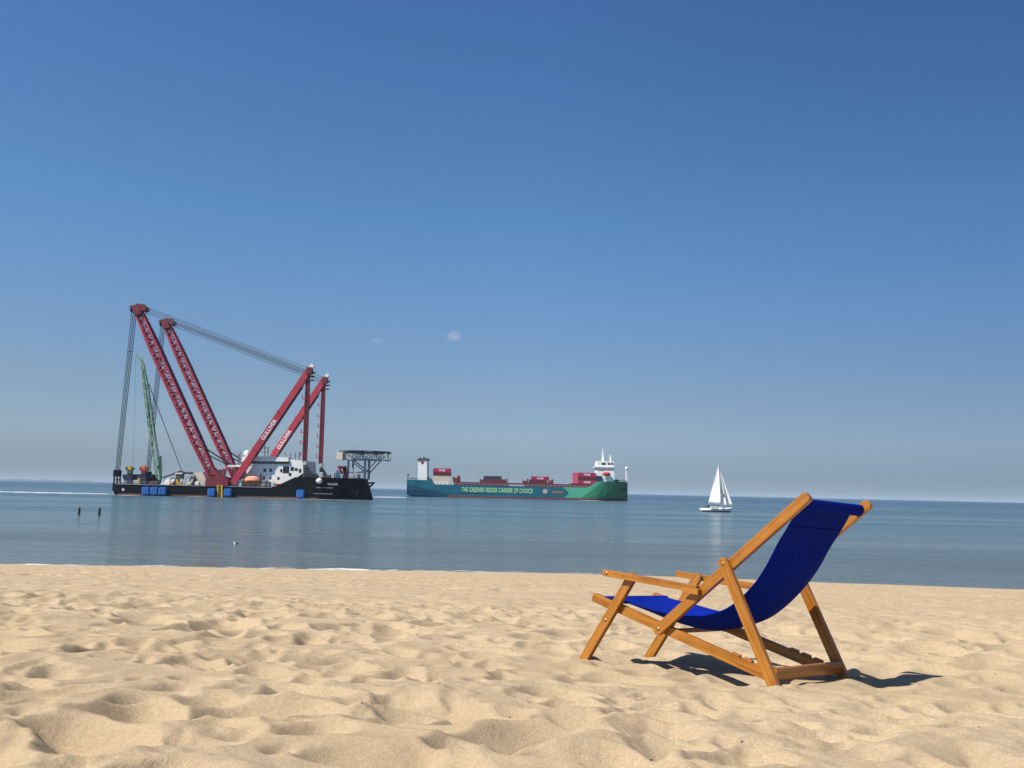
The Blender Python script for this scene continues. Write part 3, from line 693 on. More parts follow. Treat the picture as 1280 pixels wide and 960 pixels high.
# helideck on posts over the bow
DH0, DH1 = 14., 34.
bm = B(); cx = (xz(426, 563, 24)[0]+xz(488, 566, 24)[0])/2; zt = xz(456, 564.3, 24)[1]; rr = 10.6
prism_pts = [(cx+rr*math.cos(R(22.5+45*k))/math.cos(R(22.5)), YN+24+rr*math.sin(R(22.5+45*k))/math.cos(R(22.5))) for k in range(8)]
lo = [bm.verts.new((x, y, zt-.75)) for x, y in prism_pts]; hi = [bm.verts.new((x, y, zt)) for x, y in prism_pts]
bm.faces.new(hi); bm.faces.new(lo[::-1])
for i in range(8): j = (i+1) % 8; bm.faces.new((lo[i], lo[j], hi[j], hi[i]))
heli = link('helideck', bm, M['dgrey'], ship)
bm = B(); zl = zt-3.6
for yy_ in (YN+16.5, YN+24, YN+31.5):
    bar(bm, (cx-8.5, yy_, zl), (cx+10, yy_, zl), .42); n = 6
    for k in range(n+1): x = cx-8.5+k*18.5/n; bar(bm, (x, yy_, zl), (x, yy_, zt-.7), .45 if k in (2, 5) else .28)
    for k in range(n): x = cx-8.5+k*18.5/n; bar(bm, (x, yy_, zl if k % 2 else zt-.7), (x+18.5/n, yy_, zt-.7 if k % 2 else zl), .26)
link('deck_truss', bm, M['lgrey'], heli)
bm = B(); box(bm, (cx-10.9, YN+15, zt-4.1), (cx-8.3, YN+21, zt-.8)); link('control_cabin', bm, M['cream'], heli)
bm = B()
for yy_ in (YN+18, YN+30):
    xp = cx+.9; bar(bm, (xp, yy_, zf-.1), (xp, yy_, zl), .95); xl = cx-6.2; bar(bm, (xl, yy_, zf-.1), (xl, yy_, zl), .8)
    bar(bm, (xl+.3, yy_, zl), (xp, yy_, zf+3.0), .5); bar(bm, (cx+6, yy_, zl), (xp, yy_, zf+2.4), .5); bar(bm, (xl+.5, yy_, zf+2.6), (xp, yy_, zf+3.2), .3)
link('support_post', bm, M['lgrey'], heli)
bm = B(); bar(bm, p2(433, 597.5, 12), p2(430.5, 585, 12), 1.5, 1.6); bar(bm, p2(431, 585, 12), p2(422.5, 583.6, 12), 1.1, 1.2); bar(bm, p2(422.8, 583, 12), p2(428, 592.5, 12), .8, .9); box(bm, p2(428, 597.5, 11), p2(434, 594, 15)); box(bm, p2(429.5, 590, 11.2), p2(433.5, 582.8, 13)); link('deck_crane', bm, M['red'], ship)
bm = B(); prism(bm, [xz(*q, 10) for q in ((418.5, 598), (420.5, 588), (423, 588), (425.5, 598))], YN+10, YN+12); link('vent_tower', bm, M['white'], ship)
bm = B(); prism(bm, [xz(*q, 8) for q in ((379, 598), (380, 594), (392, 594), (404, 595), (408, 599))], YN+6, YN+30); bar(bm, p2(404, 599, 9), p2(415, 593, 9), .4); bar(bm, p2(398, 599, 9), p2(406, 594, 9), .4); link('mooring_winch', bm, M['dred'], ship)
bm = B()
for k in range(2):
    x = 272.2+k*5.2; bar(bm, p2(x, 622, -.5), p2(x, 606, -.5), .55, .5)
for k in range(9): bar(bm, p2(272.2, 620.5-k*1.7, -.5), p2(277.4, 620.5-k*1.7, -.5), .12, .2)
link('boat_landing', bm, M['yellow'], ship)
for k, (px, ww, hh, mm) in enumerate(((156, 1.6, 1.0, 'grey'), (169, 2.2, 1.5, 'lgrey'), (173, 1.0, 2.2, 'yellow'), (190, 1.8, 1.2, 'dred'), (246, 1.6, 1.4, 'white'), (261, 1.5, 2.0, 'grey'), (294, 1.6, 1.6, 'lgrey'), (299.5, 1.4, 2.4, 'white'), (329, 1.6, 1.3, 'grey'), (341, 1.5, 1.8, 'lgrey'), (214, 1.2, .9, 'orange'), (236, 1.4, 1.0, 'cream'))):
    q = p2(px, 607, 1.5); bm = B(); box(bm, (q.x-ww/2, q.y, zd-.02), (q.x+ww/2, q.y+1.6, zd+hh)); bmesh.ops.bevel(bm, geom=list(bm.edges), offset=.12, segments=1, affect='EDGES'); bar(bm, (q.x, q.y+.8, zd+hh-.1), (q.x, q.y+.8, zd+hh+.5), .3)
    link('deck_locker', bm, M[mm], ship)
for k, (px, ww, hh, mm) in enumerate(((393, 2.4, 1.6, 'grey'), (401, 1.6, 2.2, 'lgrey'), (410, 2.0, 1.2, 'dgrey'), (416, 1.2, 2.4, 'lgrey'), (441, 1.6, 1.4, 'grey'), (448, 1.2, 1.8, 'dgrey'))):
    q = p2(px, 597, 4); bm = B(); box(bm, (q.x-ww/2, q.y, zf-.02), (q.x+ww/2, q.y+1.6, zf+hh)); bmesh.ops.bevel(bm, geom=list(bm.edges), offset=.12, segments=1, affect='EDGES'); link('deck_locker', bm, M[mm], ship)
# blue fenders hung along the side
fl = ['blue square fender on the black hull, first of three and nearest the stern', 'blue square fender in the middle of a row of three on the black hull', 'blue square fender on the black hull, last of three and nearest the bow', 'blue square fender left of the yellow boat landing ladder', 'blue square fender right of the yellow boat landing ladder', 'single blue fender on the black hull below the white deckhouse']
for (px, py), lb in zip(((182.5, 613.4), (193, 613.6), (203.5, 613.8), (264.5, 615.4), (284.8, 615.6), (375.5, 617.0)), fl):
    q = p2(px, py, -.9); f_ = thing('fender', (q.x, q.y, q.z-1.5), lb, 'fender', 'blue fenders along the crane ship'); bm = B(); hs = 1.62
    box(bm, (q.x-hs, q.y-.75, q.z-hs), (q.x+hs, q.y+.7, q.z+hs)); bmesh.ops.bevel(bm, geom=list(bm.edges), offset=.3, segments=2, affect='EDGES'); link('fender_body', bm, M['blue'], f_)
    for sx in (-.85, .05, .9):
        bm = B(); bar(bm, (q.x+sx, q.y-.8, q.z-1.2), (q.x+sx, q.y-.8, q.z+1.25), .22, .2); link('fender_strap', bm, M['lblue'], f_)
# lifeboats
def boat(name, p, L, hb, hz, hm, cm, lab, canopy=True):
    t = thing(name, p, lab, 'lifeboat'); bm = B(); n = 11; st = []
    for i in range(n):
        f_ = i/(n-1); k = max(.12, (1-abs(2*f_-1)**2.6)); st.append((p[0]-L/2+L*f_, p[1], [(.05*hb, p[2]-hz*.9*k**.3), (hb*k*.8, p[2]-hz*.35), (hb*k, p[2])]))
    loft(bm, st); link('boat_hull', bm, hm, t)
    bm = B(); st = []
    for i in range(n):
        f_ = i/(n-1); k = max(.1, (1-abs(2*f_-1)**3)); hh = hz*(1.0 if canopy else .25)*k**.6; st.append((p[0]-L/2*.96+L*.96*f_, p[1], [(hb*k*.97, p[2]), (hb*k*.8, p[2]+hh*.7), (hb*k*.25, p[2]+hh)]))
    loft(bm, st); link('boat_canopy' if canopy else 'boat_cover', bm, cm, t)
    return t
boat('lifeboat', tuple(p2(314.8, 600.4, 2.2)), 7.0, 1.3, 1.7, M['orange'], M['porange'], 'large orange enclosed lifeboat in red davits beside the white deckhouse')
boat('rescue_boat', tuple(p2(352, 605.0, 2)), 6.0, 1.0, 1.0, M['orange'], M['orange'], 'small orange-red open rescue boat below the white deckhouse windows', False)
bm = B()
for x in (305, 312, 325.5): bar(bm, p2(x, 609, 3.8), p2(x, 601.5, 3.8), .5)
bar(bm, p2(326, 603, 4), p2(326, 592, 4), .35); box(bm, p2(310.5, 609, 2.2), p2(321, 604.4, 4.6)); bar(bm, p2(304, 603, 3), p2(327, 603.4, 3), .4); link('davit', bm, M['dred'], ship)
# green crane on deck
gq = p2(197, 606, 8); gcr = thing('lattice_crane', gq, 'slender pale green lattice boom crane standing on the stern deck of the crane ship', 'crane')
bm = B(); lattice(bm, p2(198.5, 600, 8), p2(178.2, 455, 8), 1.3, 1.9, .9, 1.8, 24, .28, .15); gb = link('boom', bm, M['green'], gcr)
bm = B(); bar(bm, p2(178.4, 456.5, 8), p2(176, 449.5, 8), 1.0, 1.2); bar(bm, p2(176, 449.8, 8), p2(169.5, 443.5, 8), .9, 1.1); link('boom_tip', bm, M['green'], gcr)
bm = B(); bar(bm, p2(190.3, 545, 7.4), p2(179.5, 462, 7.4), .45, .5); bar(bm, p2(201, 600, 7.4), p2(200.5, 570, 7.4), .7, .8); box(bm, p2(194.8, 605.5, 6.8), p2(201.8, 600, 10)); box(bm, p2(195.8, 585, 6.9), p2(201, 582.5, 9)); box(bm, p2(189.5, 557, 6.9), p2(191.5, 553.5, 8)); link('boom_foot', bm, M['dgreen'], gcr)
bm = B(); bar(bm, p2(169.8, 444, 8), p2(166.5, 583, 8), .07, n=4); bar(bm, p2(187, 478, 8), p2(189, 490, 8), .07, n=4); bar(bm, p2(186, 480, 8), p2(227, 588, 12), .16, n=5); bar(bm, p2(189, 530, 8), p2(207, 598, 12), .08, n=4); link('hoist_rope', bm, M['rope'], gcr)
bm = B(); box(bm, p2(187, 607.5, 6), p2(207, 604.8, 12)); link('crane_base', bm, M['dred'], gcr)
# cargo between the green crane and the white machinery house
t_ = thing('crawler_crane', p2(226, 607, 6), 'small crawler crane with yellow cab and folded dark jib on the ship deck', 'crane')
bm = B(); box(bm, p2(219.5, 599, 5.5), p2(230.5, 592.3, 8)); c_ = link('cab', bm, M['dgrey'], t_)
bm = B(); box(bm, p2(219, 592.6, 5.2), p2(231, 591.2, 8.5)); box(bm, p2(226, 602, 5.2), p2(229, 598.6, 6)); link('cab_roof', bm, M['cream'], t_)
bm = B(); box(bm, p2(218.5, 607.5, 5), p2(231, 602.8, 9)); box(bm, p2(219.5, 603, 5.5), p2(225, 598.8, 8)); link('track', bm, M['yellow'], t_)
bm = B(); bar(bm, p2(203.5, 597.3, 7), p2(226.5, 588.8, 7), .55, 1.2); bar(bm, p2(226, 589, 7), p2(231, 591.2, 7), .8, 1.2); box(bm, p2(230, 592.6, 6.5), p2(241.5, 590.2, 9)); link('jib', bm, M['dgrey'], t_)
def heap(name, pts, y0, y1, material, lab):
    t = thing(name, (pts[0][0], y0, zd), lab, 'cargo'); bm = B(); n = 9; N = 12; rows = []
    xs_ = np.linspace(pts[0][0], pts[-1][0], N); zs_ = np.interp(xs_, [p[0] for p in pts], [p[1] for p in pts])
    for j in range(n):
        f_ = j/(n-1); k = max(0., 1-abs(2*f_-1)**3.5)
        rows.append([bm.verts.new((x+.25*math.sin(j*2.1+i), y0+(y1-y0)*f_, zd+(z-zd)*k*(1+.08*math.sin(i*2.3+j*1.3)))) for i, (x, z) in enumerate(zip(xs_, zs_))])
    for j in range(n-1):
        for i in range(N-1): bm.faces.new((rows[j][i], rows[j][i+1], rows[j+1][i+1], rows[j+1][i]))
    bmesh.ops.recalc_face_normals(bm, faces=bm.faces); link('tarpaulin', bm, material, t)
    bm = B()
    for i in (3, 8):
        for j in range(n-1): bar(bm, rows_co[j][i] if False else (xs_[i]+.25*math.sin(j*2.1+i), y0+(y1-y0)*j/(n-1)-.03, zd+(zs_[i]-zd)*max(0., 1-abs(2*j/(n-1)-1)**3.5)*(1+.08*math.sin(i*2.3+j*1.3))+.06), (xs_[i]+.25*math.sin((j+1)*2.1+i), y0+(y1-y0)*(j+1)/(n-1)-.03, zd+(zs_[i]-zd)*max(0., 1-abs(2*(j+1)/(n-1)-1)**3.5)*(1+.08*math.sin(i*2.3+(j+1)*1.3))+.06), .12)
    link('lashing', bm, M['dgrey'], t)
heap('deck_cargo', [xz(203, 605, 6), xz(207, 599, 6), xz(214, 597.5, 6), xz(219, 599.5, 6)], YN+3, YN+12, M['lgrey'], 'grey sheeted deck cargo between the green crane and the yellow cab')
heap('deck_cargo', [xz(231, 600, 6), xz(234, 596, 6), xz(239, 595.6, 6), xz(242.5, 599, 6)], YN+3, YN+12, M['grey'], 'grey sheeted deck cargo between the yellow cab and the white machinery house')
# ------------------------------------------------------------------ container ship
YK = 652.0; KB = 11.5                                              # near side, half beam
def k2(px, py, dy=0.): return W(px, py, YK+dy)
def kz(px, py, dy=0.): q = W(px, py, YK+dy); return (q.x, q.z)
q0 = k2(645, 624); feeder = thing('container_ship', (q0.x, YK+KB, 0), 'teal and green container ship with large lettering along its side', 'container ship')
def feeder_paint():
    m, t = newmat('feeder_hull'); b = t.b; tc = t.n('ShaderNodeTexCoord').outputs['Object']; sp = t.n('ShaderNodeSeparateXYZ'); t.l(tc, sp.inputs[0]); x, z = sp.outputs[0], sp.outputs[2]
    X = lambda px: kz(px, 616)[0]-q0.x
    ch = t.math('SUBTRACT', x, t.math('SUBTRACT', X(711.5), t.math('MULTIPLY', t.math('ABSOLUTE', t.math('SUBTRACT', z, 4.6)), 1.05)))
    g = t.math('GREATER_THAN', ch, 0.)
    dg = t.math('GREATER_THAN', t.math('SUBTRACT', x, t.math('ADD', X(723), t.math('MULTIPLY', z, 1.3))), 0.)
    stern_shade = t.math('LESS_THAN', t.math('ADD', x, t.math('MULTIPLY', z, 4.2)), X(512)+34)  # shade where the stern curves under, put into the hull colour as darker teal
    n = t.noise(t.mapping(tc, (.15, .15, .6)), 1, 5)
    c_ = t.mixc(n, (.0, .095, .145), (.0, .135, .19)); c_ = t.mixc(stern_shade, c_, (.0, .05, .11))
    cg = t.mixc(dg, (.075, .40, .24), (.03, .225, .105)); c_ = t.mixc(g, c_, cg)
    bt = t.math('MULTIPLY', t.math('LESS_THAN', z, 1.35), t.math('GREATER_THAN', x, X(560))); c_ = t.mixc(bt, c_, (.17, .05, .058))
    t.l(c_, b.inputs['Base Color']); b.inputs['Roughness'].default_value = .45; return m
bm = B(); xs0, xs1 = kz(508, 610)[0], kz(787, 612)[0]; L = xs1-xs0
zA, zM, zB = kz(522, 599.8)[1], kz(640, 607.6)[1], kz(770, 602)[1]
st = []
for t, hb, hw, top, lowz in ((0, 10.2, .80, zA, 1.0), (.03, 11.0, .85, zA, -.6), (.10, 11.5, .93, zA, -2), (.105, 11.5, .94, zA-.2, -2), (.125, 11.5, .95, zM, -2), (.5, 11.5, 1., zM, -2), (.80, 11.5, .98, zM, -2), (.815, 11.5, .97, zM+.3, -2), (.855, 11.3, .93, zB-.3, -2), (.90, 10.3, .78, zB, -2), (.94, 8.2, .55, zB, -2), (.975, 4.6, .28, zB+.1, -2), (1., .6, .3, zB+.3, -2)):
    x = xs0+t*L; st.append((x, YK+KB, [(hb*hw*(.985 if .12 < t < .84 else .8), lowz), (hb*hw, max(1., lowz+.3)), (hb*(.55+.45*hw), 4.2), (hb, top)]))
loft(bm, st); fh = link('hull', bm, feeder_paint(), feeder)
text_obj('hull_lettering', 'THE GREENER FEEDER CARRIER OF CHOICE', M['lime'], feeder, k2(577, 614.6, -.14), (1, 0, 0), 3.05, kz(666, 614)[0]-kz(577, 614)[0], shear=.12)
bm = B(); c0 = k2(681.5, 614.4, -.1)
lathe(bm, c0, [(1.9, -.05), (1.9, .1)], 24, 'y'); lg = link('emblem', bm, M['emb'], feeder)
bm = B(); bar(bm, c0+Vector((-1.1, -.12, -1.1)), c0+Vector((1.1, -.12, 1.1)), 1., .1); bar(bm, c0+Vector((-1.1, -.15, 1.1)), c0+Vector((1.1, -.15, -1.1)), 1., .1); link('emblem_cross', bm, M['lgrey'], lg)
text_obj('company_name', 'X-PRESS FEEDERS', M['tang'], feeder, k2(690, 616.4, -.14), (1, 0, 0), 1.25, kz(703.5, 614)[0]-kz(690, 614)[0])
# bulwark rail, coaming, funnel, bridge
bm = B(); box(bm, (kz(567, 604)[0], YK+1.6, zM-.2), (kz(738, 604)[0], YK+2*KB-1.6, zM+2.1)); link('hatch_coaming', bm, M['maroon'], feeder)
bm = B(); x = kz(545, 606)[0]
while x < kz(735, 606)[0]: bar(bm, (x, YK+.4, zM), (x, YK+.4, zM+1.1), .14); x += 2.6
bar(bm, (kz(545, 606)[0], YK+.4, zM+1.1), (kz(735, 606)[0], YK+.4, zM+1.1), .12); box(bm, (kz(636, 606)[0], YK+.3, zM+.1), (kz(655, 606)[0], YK+.5, zM+.9)); link('railing', bm, M['lgrey'], feeder)
bm = B(); prism(bm, [kz(*z, 4) for z in ((522.2, 601), (522.4, 575), (533.6, 575), (533.8, 601))], YK+4, YK+19); fn = link('funnel', bm, M['white'], feeder)
bm = B(); prism(bm, [kz(*z, 4) for z in ((521.6, 575.2), (521.8, 573.4), (534.6, 572.8), (534.6, 574.8))], YK+3.5, YK+19.5); bar(bm, k2(525, 574, 8), k2(525, 571.5, 8), 1); bar(bm, k2(530, 574, 8), k2(530, 571.2, 8), 1.2); link('funnel_top', bm, M['dgrey'], fn)
bm = B(); q = k2(528, 578.3, 3.95); lathe(bm, q, [(1.0, -.05), (1.0, .06)], 16, 'y'); link('funnel_badge', bm, M['dred'], fn)
bm = B(); bar(bm, k2(510, 600, 3), k2(510, 592.5, 3), .6); bar(bm, k2(509, 594, 3), k2(511.6, 593.5, 3), .7)
for px in (514, 517, 520, 536, 538.5): bar(bm, k2(px, 601, 2), k2(px, 596.5, 2), .45)
bar(bm, k2(509, 598, .6), k2(536, 598.4, .6), .18); bar(bm, k2(536, 595, 2), k2(536, 606, 2), .7); bar(bm, k2(533, 597, 2), k2(540, 600, 2), .5); box(bm, k2(534, 604.4, 2), k2(540, 599, 8)); link('stern_gear', bm, M['dgrey'], feeder)
bm = B()
for px in (534.8, 538, 544, 548.4, 553, 558): box(bm, k2(px, 606.4, 1.2), k2(px+2.2, 602.8, 2.4))
link('deck_locker', bm, M['white'], feeder)
bm = B(); prism(bm, [kz(*z, 3) for z in ((746, 604), (746, 583.6), (767.6, 584), (768, 600), (766, 604))], YK+3, YK+20); acc = link('accommodation', bm, M['white'], feeder)
bm = B(); prism(bm, [kz(*z, 0) for z in ((744, 583.8), (744, 582.6), (767.6, 583.2), (767.6, 584.4))], YK+2.1, YK+21.); link('bridge_wing', bm, M['white'], acc)
bm = B(); prism(bm, [kz(*z, 4) for z in ((746, 583.2), (746.8, 576.2), (767.4, 576.6), (767.2, 583.4))], YK+2.7, YK+20.2); br_ = link('bridge', bm, M['white'], acc)
for x0, x1 in ((752, 757), (759.5, 762), (763, 764.6), (765.2, 766.8)):
    bm = B(); q, q_ = k2(x0, 581, 2.6), k2(x1, 578.6, 2.6); box(bm, (q.x, q.y, q.z), (q_.x, q_.y+.4, q_.z)); link('window', bm, M['glass'], br_)
for k in range(4):
    bm = B(); q = k2(749+k*1.9, 588, 2.95); box(bm, (q.x-.3, q.y, q.z-.4), (q.x+.3, q.y+.2, q.z+.4)); link('window', bm, M['glass'], acc)
bm = B(); bar(bm, k2(753.4, 576.8, 10), k2(753.4, 569, 10), 1.6, 1.6, w2=1.0); bar(bm, k2(753.4, 569, 10), k2(753.2, 561, 10), .6, .6); bar(bm, k2(751.4, 567.6, 10), k2(755.4, 567.6, 10), .35); bar(bm, k2(763, 576.8, 10), k2(762.8, 568.4, 10), .9, .9, w2=.5); bar(bm, k2(761.4, 573.4, 10), k2(764.6, 573.4, 10), .4); link('radar_mast', bm, M['white'], acc)
bm = B(); box(bm, k2(745.2, 606.4, 2), k2(751.6, 595, 6)); link('engine_casing', bm, M['navy'], feeder)
bm = B(); bar(bm, k2(783, 603, 10), k2(782.6, 588, 10), 1.15, 1.1, w2=.8); bar(bm, k2(782.6, 588, 10), k2(782.6, 582.6, 10), .4); lathe(bm, k2(783.4, 585.6, 10), [(.3, -1), (1.1, -.4), (1.1, .4), (.3, 1)], 10); link('foremast', bm, M['white'], feeder)
bm = B()
for k in range(12): px = 755+k*2.6; bar(bm, k2(px, 602, 6), k2(px, 598.6+(k % 3), 6), .4)
bar(bm, k2(753, 600, 6), k2(783, 600.6, 6), .25); box(bm, k2(756, 602.5, 6), k2(762, 598.6, 9)); box(bm, k2(766, 602.5, 6), k2(772, 599.8, 10)); link('mooring_gear', bm, M['dgreen'], feeder)
bm = B(); bar(bm, k2(779.6, 611.5, -.2), k2(780.4, 613.4, 3), 1.4, 1.0); lathe(bm, k2(779.8, 611.4, 5.6), [(1.0, -3), (1.2, 0), (.5, .6)], 12, 'y'); link('anchor', bm, M['black'], feeder)
for lo_, hi_ in ((600, 606), (628, 634), (654, 660), (687, 691.5), (566.5, 573)):
    bm = B(); z0 = zM+2.1; x0, x1 = kz(lo_, 600)[0], kz(hi_, 600)[0]; hh = 4.2 if lo_ == 566.5 else 3.0
    for yy_ in (YK+2, YK+8, YK+14, YK+20.5): bar(bm, (x0, yy_, z0), (x0, yy_, z0+hh*.8), .5); bar(bm, (x1, yy_, z0), (x1, yy_, z0+hh), .5); bar(bm, (x0, yy_, z0), (x1, yy_, z0+hh), .35)
    box(bm, (x0, YK+1.8, z0), (x1, YK+2*KB-1.8, z0+hh*.5)); link('lashing_bridge', bm, M['maroon'] if hi_ != 606 else M['rust'], feeder)
boat('lifeboat', tuple(k2(758, 592.6, 1.6)), 5.6, 1.1, 1.35, M['lbred'], M['lbred'], 'small red lifeboat on the side of the white bridge of the container ship')
for x0, x1, ya in ((603, 631, 599.0), (657, 689, 603.2), (714, 746.5, 604.6)):
    bm = B(); a, b_ = k2(x0, 606.5, 1.7), k2(x1, ya, 1.7); box(bm, (a.x, YK+1.7, zM+2.0), (b_.x, YK+2*KB-1.7, max(zM+2.3, b_.z-.05))); link('hatch_cover', bm, M['maroon'], feeder)
def container(px, py, dy, material, lab, text=None, Lc=12.2):
    """px,py: lower left corner of the near side"""
    q = k2(px, py, dy); hz = 2.56; t = thing('container', (q.x+Lc/2, q.y+1.2, q.z), lab, 'container', 'containers stacked on the container ship')
    bm = B(); x0, x1, y0, y1, z0, z1 = q.x, q.x+Lc, q.y, q.y+2.42, q.z+.02, q.z+hz
    n = 36                                                        # corrugated long sides
    for yb, sg in ((y0, -1), (y1, 1)):
        for k in range(n):
            a = x0+.15+k*(x1-x0-.3)/n; b_ = a+(x1-x0-.3)/n*.55; box(bm, (a, yb, z0+.15), (b_, yb-sg*.12, z1-.12))
    box(bm, (x0+.1, y0+.06, z0+.05), (x1-.1, y1-.06, z1-.03)); body = link('container_body', bm, material, t)
    bm = B()
    for x in (x0, x1-.16):
        for y in (y0-.01, y1-.15): box(bm, (x, y, z0), (x+.16, y+.16, z1))
    for z in (z0, z1-.14):
        for y in (y0-.005, y1-.145): box(bm, (x0+.16, y, z), (x1-.16, y+.15, z+.14))
        for x in (x0+.005, x1-.155): box(bm, (x, y0+.15, z), (x+.15, y1-.15, z+.14))
    link('container_frame', bm, material, t)
    if text: text_obj('lettering', text, M['letter'], t, (x0+Lc*.32, y0-.03, z0+.65), (1, 0, 0), 1.3, 4.4)
    return t
container(541.3, 604.0, 2, M['cream'], 'bottom cream container of the aft stack beside the white funnel')
container(541.3, 599.3, 2, M['cream'], 'upper cream container under the maroon one in the aft stack by the white funnel')
container(541.3, 594.7, 2, M['maroon'], 'maroon container just under the magenta one in the aft stack by the white funnel')
container(541.3, 590.0, 2, M['magenta'], 'magenta container with white letters topping the aft stack by the white funnel', 'ONE')
container(604.5, 599.6, 2, M['cdark'], 'dark navy blue container lying alone on the middle hatch of the ship')
container(661.3, 603.9, 2, M['maroon'], 'maroon container under a single lettered magenta container on the forward hatch')
container(664.0, 600.2, 2, M['magenta'], 'magenta container with white letters topping the low stack above the emblem', 'ONE')
for k, (mm, lb, tx) in enumerate(((M['magenta'], 'bottom lettered magenta container in the three-high stack next to the white bridge', 'ONE'), (M['maroon'], 'plain dark maroon container in the middle of the three-high stack by the white bridge', None), (M['magenta'], 'top lettered magenta container of the three-high stack next to the white bridge', 'ONE'))):
    container(722.6, 605.0-k*4.75, 2, mm, lb, tx)
for k, lb in enumerate(('bottom pale pink container showing its end behind the magenta stack by the bridge', 'middle pale pink container showing its end behind the magenta stack by the bridge', 'top pale pink container showing its end behind the magenta stack by the bridge')):
    container(715.8, 604.85-k*4.72, 4.8, M['pink'], lb)
# ------------------------------------------------------------------ sailing yacht
YS_ = 294.0
def s2(px, py, dy=0.): return W(px, py, YS_+dy)
q = s2(896, 640); yacht = thing('sailing_yacht', (q.x, YS_+1.6, 0), 'white sailing yacht under full white sails on the blue sea', 'sailing boat')
bm = B(); x0, x1 = s2(876.5, 640).x, s2(916.5, 640).x; Ly = x1-x0; st = []
for t, hb, top, low in ((0, 1.1, 1.05, .55), (.06, 1.35, 1.15, .05), (.25, 1.65, 1.12, -.4), (.5, 1.7, 1.15, -.5), (.75, 1.2, 1.3, -.4), (.92, .5, 1.5, -.25), (1., .06, 1.65, .9)):
    st.append((x0+t*Ly, YS_+1.7, [(hb*.35, low), (hb*.85, max(low+.1, .3)), (hb, top)]))
loft(bm, st); yh = link('hull', bm, M['white'], yacht, True)
bm = B()
for (ta, ha), (tb, hb2) in zip(((.05, 1.12), (.25, 1.42), (.5, 1.46)), ((.25, 1.42), (.5, 1.46), (.92, .44))): bar(bm, (x0+ta*Ly, YS_+1.7-ha-.13, .26), (x0+tb*Ly, YS_+1.7-hb2-.13, .26), .32, .12)
for (ta, ha), (tb, hb2) in zip(((.30, 1.62), (.5, 1.66), (.75, 1.16)), ((.5, 1.66), (.75, 1.16), (.97, .24))): bar(bm, (x0+ta*Ly, YS_+1.7-ha-.08, .95), (x0+tb*Ly, YS_+1.7-hb2-.08, 1.1), .16, .1)
link('hull_stripe', bm, M['navy'], yh)
bm = B(); prism(bm, [(x0+t*Ly, z) for t, z in ((.28, 1.1), (.30, 1.75), (.46, 1.72), (.64, 1.55), (.72, 1.2))], YS_+.8, YS_+2.6); cb = link('cabin', bm, M['white'], yacht)
bm = B(); box(bm, (x0+.33*Ly, YS_+.76, 1.38), (x0+.44*Ly, YS_+.85, 1.6)); box(bm, (x0+.47*Ly, YS_+.76, 1.36), (x0+.56*Ly, YS_+.85, 1.52)); link('window', bm, M['glass'], cb)
bm = B(); prism(bm, [(x0+t*Ly, z) for t, z in ((.20, 1.1), (.21, 1.95), (.30, 2.1), (.32, 1.1))], YS_+.9, YS_+2.5); link('spray_hood', bm, M['dgrey'], yacht)
mt, mb_ = s2(898.2, 577.5, 1.7), s2(901.6, 634, 1.7)
bm = B(); bar(bm, mb_, mt, .10, n=8); bar(bm, s2(901.2, 629.6, 1.7), s2(884.8, 630.4, 4.7), .07, n=6); bar(bm, s2(900.2, 606, .9), s2(900.2, 606, 2.5), .05); mast = link('mast', bm, M['alu'], yacht)
bm = B(); lathe(bm, s2(902.4, 614.5, 1.5), [(.05, -.2), (.35, -.12), (.35, .12), (.05, .2)], 12); bar(bm, s2(902.4, 614.5, 1.5), s2(900.5, 614.6, 1.7), .1); link('radar', bm, M['dgrey'], mast)
bm = B(); bar(bm, mt, s2(916.6, 633.2, 1.7), .025, n=5); bar(bm, mt, s2(877, 634, 1.7), .02, n=5); bar(bm, mt, s2(900.5, 634, .3), .02, n=5); bar(bm, mt, s2(900.5, 634, 3.1), .02, n=5); link('rigging', bm, M['alu'], yacht)
def sail(name, A, Bq, Cq, belly, n=14):
    """triangle head, tack, clew with draught"""
    bm = B(); rows = []
    for i in range(n+1):
        t = i/n; l = A.lerp(Bq, t); r_ = A.lerp(Cq, t); row = []
        for j in range(n+1):
            s_ = j/n; p = l.lerp(r_, s_); bl = belly*math.sin(math.pi*min(1, t*1.0+.02)*.9)*math.sin(math.pi*s_**.8)
            row.append(bm.verts.new(p+Vector((0, bl, 0))))
        rows.append(row)
    for i in range(n):
        for j in range(n): bm.faces.new((rows[i][j], rows[i][j+1], rows[i+1][j+1], rows[i+1][j]))
    bmesh.ops.remove_doubles(bm, verts=bm.verts, dist=.001)
    o = link(name, bm, M['sail'], yacht, True); md = o.modifiers.new('t', 'SOLIDIFY'); md.thickness = .012; return o
sail('mainsail', s2(898.3, 579, 1.55), s2(901, 629, 1.55), s2(885.2, 629.6, 4.6), .4)
sail('foresail', s2(900.3, 588, 1.7), s2(916, 632.6, 1.7), s2(910.0, 632, 2.9), .12)
sail('staysail', s2(900.2, 590, 1.7), s2(908.6, 632, 1.7), s2(902.8, 631.5, 3.0), .15)
bm = B()
for t in (.02, .10, .18): bar(bm, (x0+t*Ly, YS_+.6, 1.1), (x0+t*Ly-.1, YS_+.6, 1.8), .05)
bar(bm, (x0-.1, YS_+.6, 1.8), (x0+.18*Ly, YS_+.6, 1.75), .05); bar(bm, (x0+.94*Ly, YS_+1.3, 1.5), (x0+.99*Ly, YS_+1.6, 2.1), .05); bar(bm, (x0+.18*Ly, YS_+.1, 1.65), (x0+.94*Ly, YS_+1.3, 1.95), .025); link('guard_rail', bm, M['alu'], yacht)
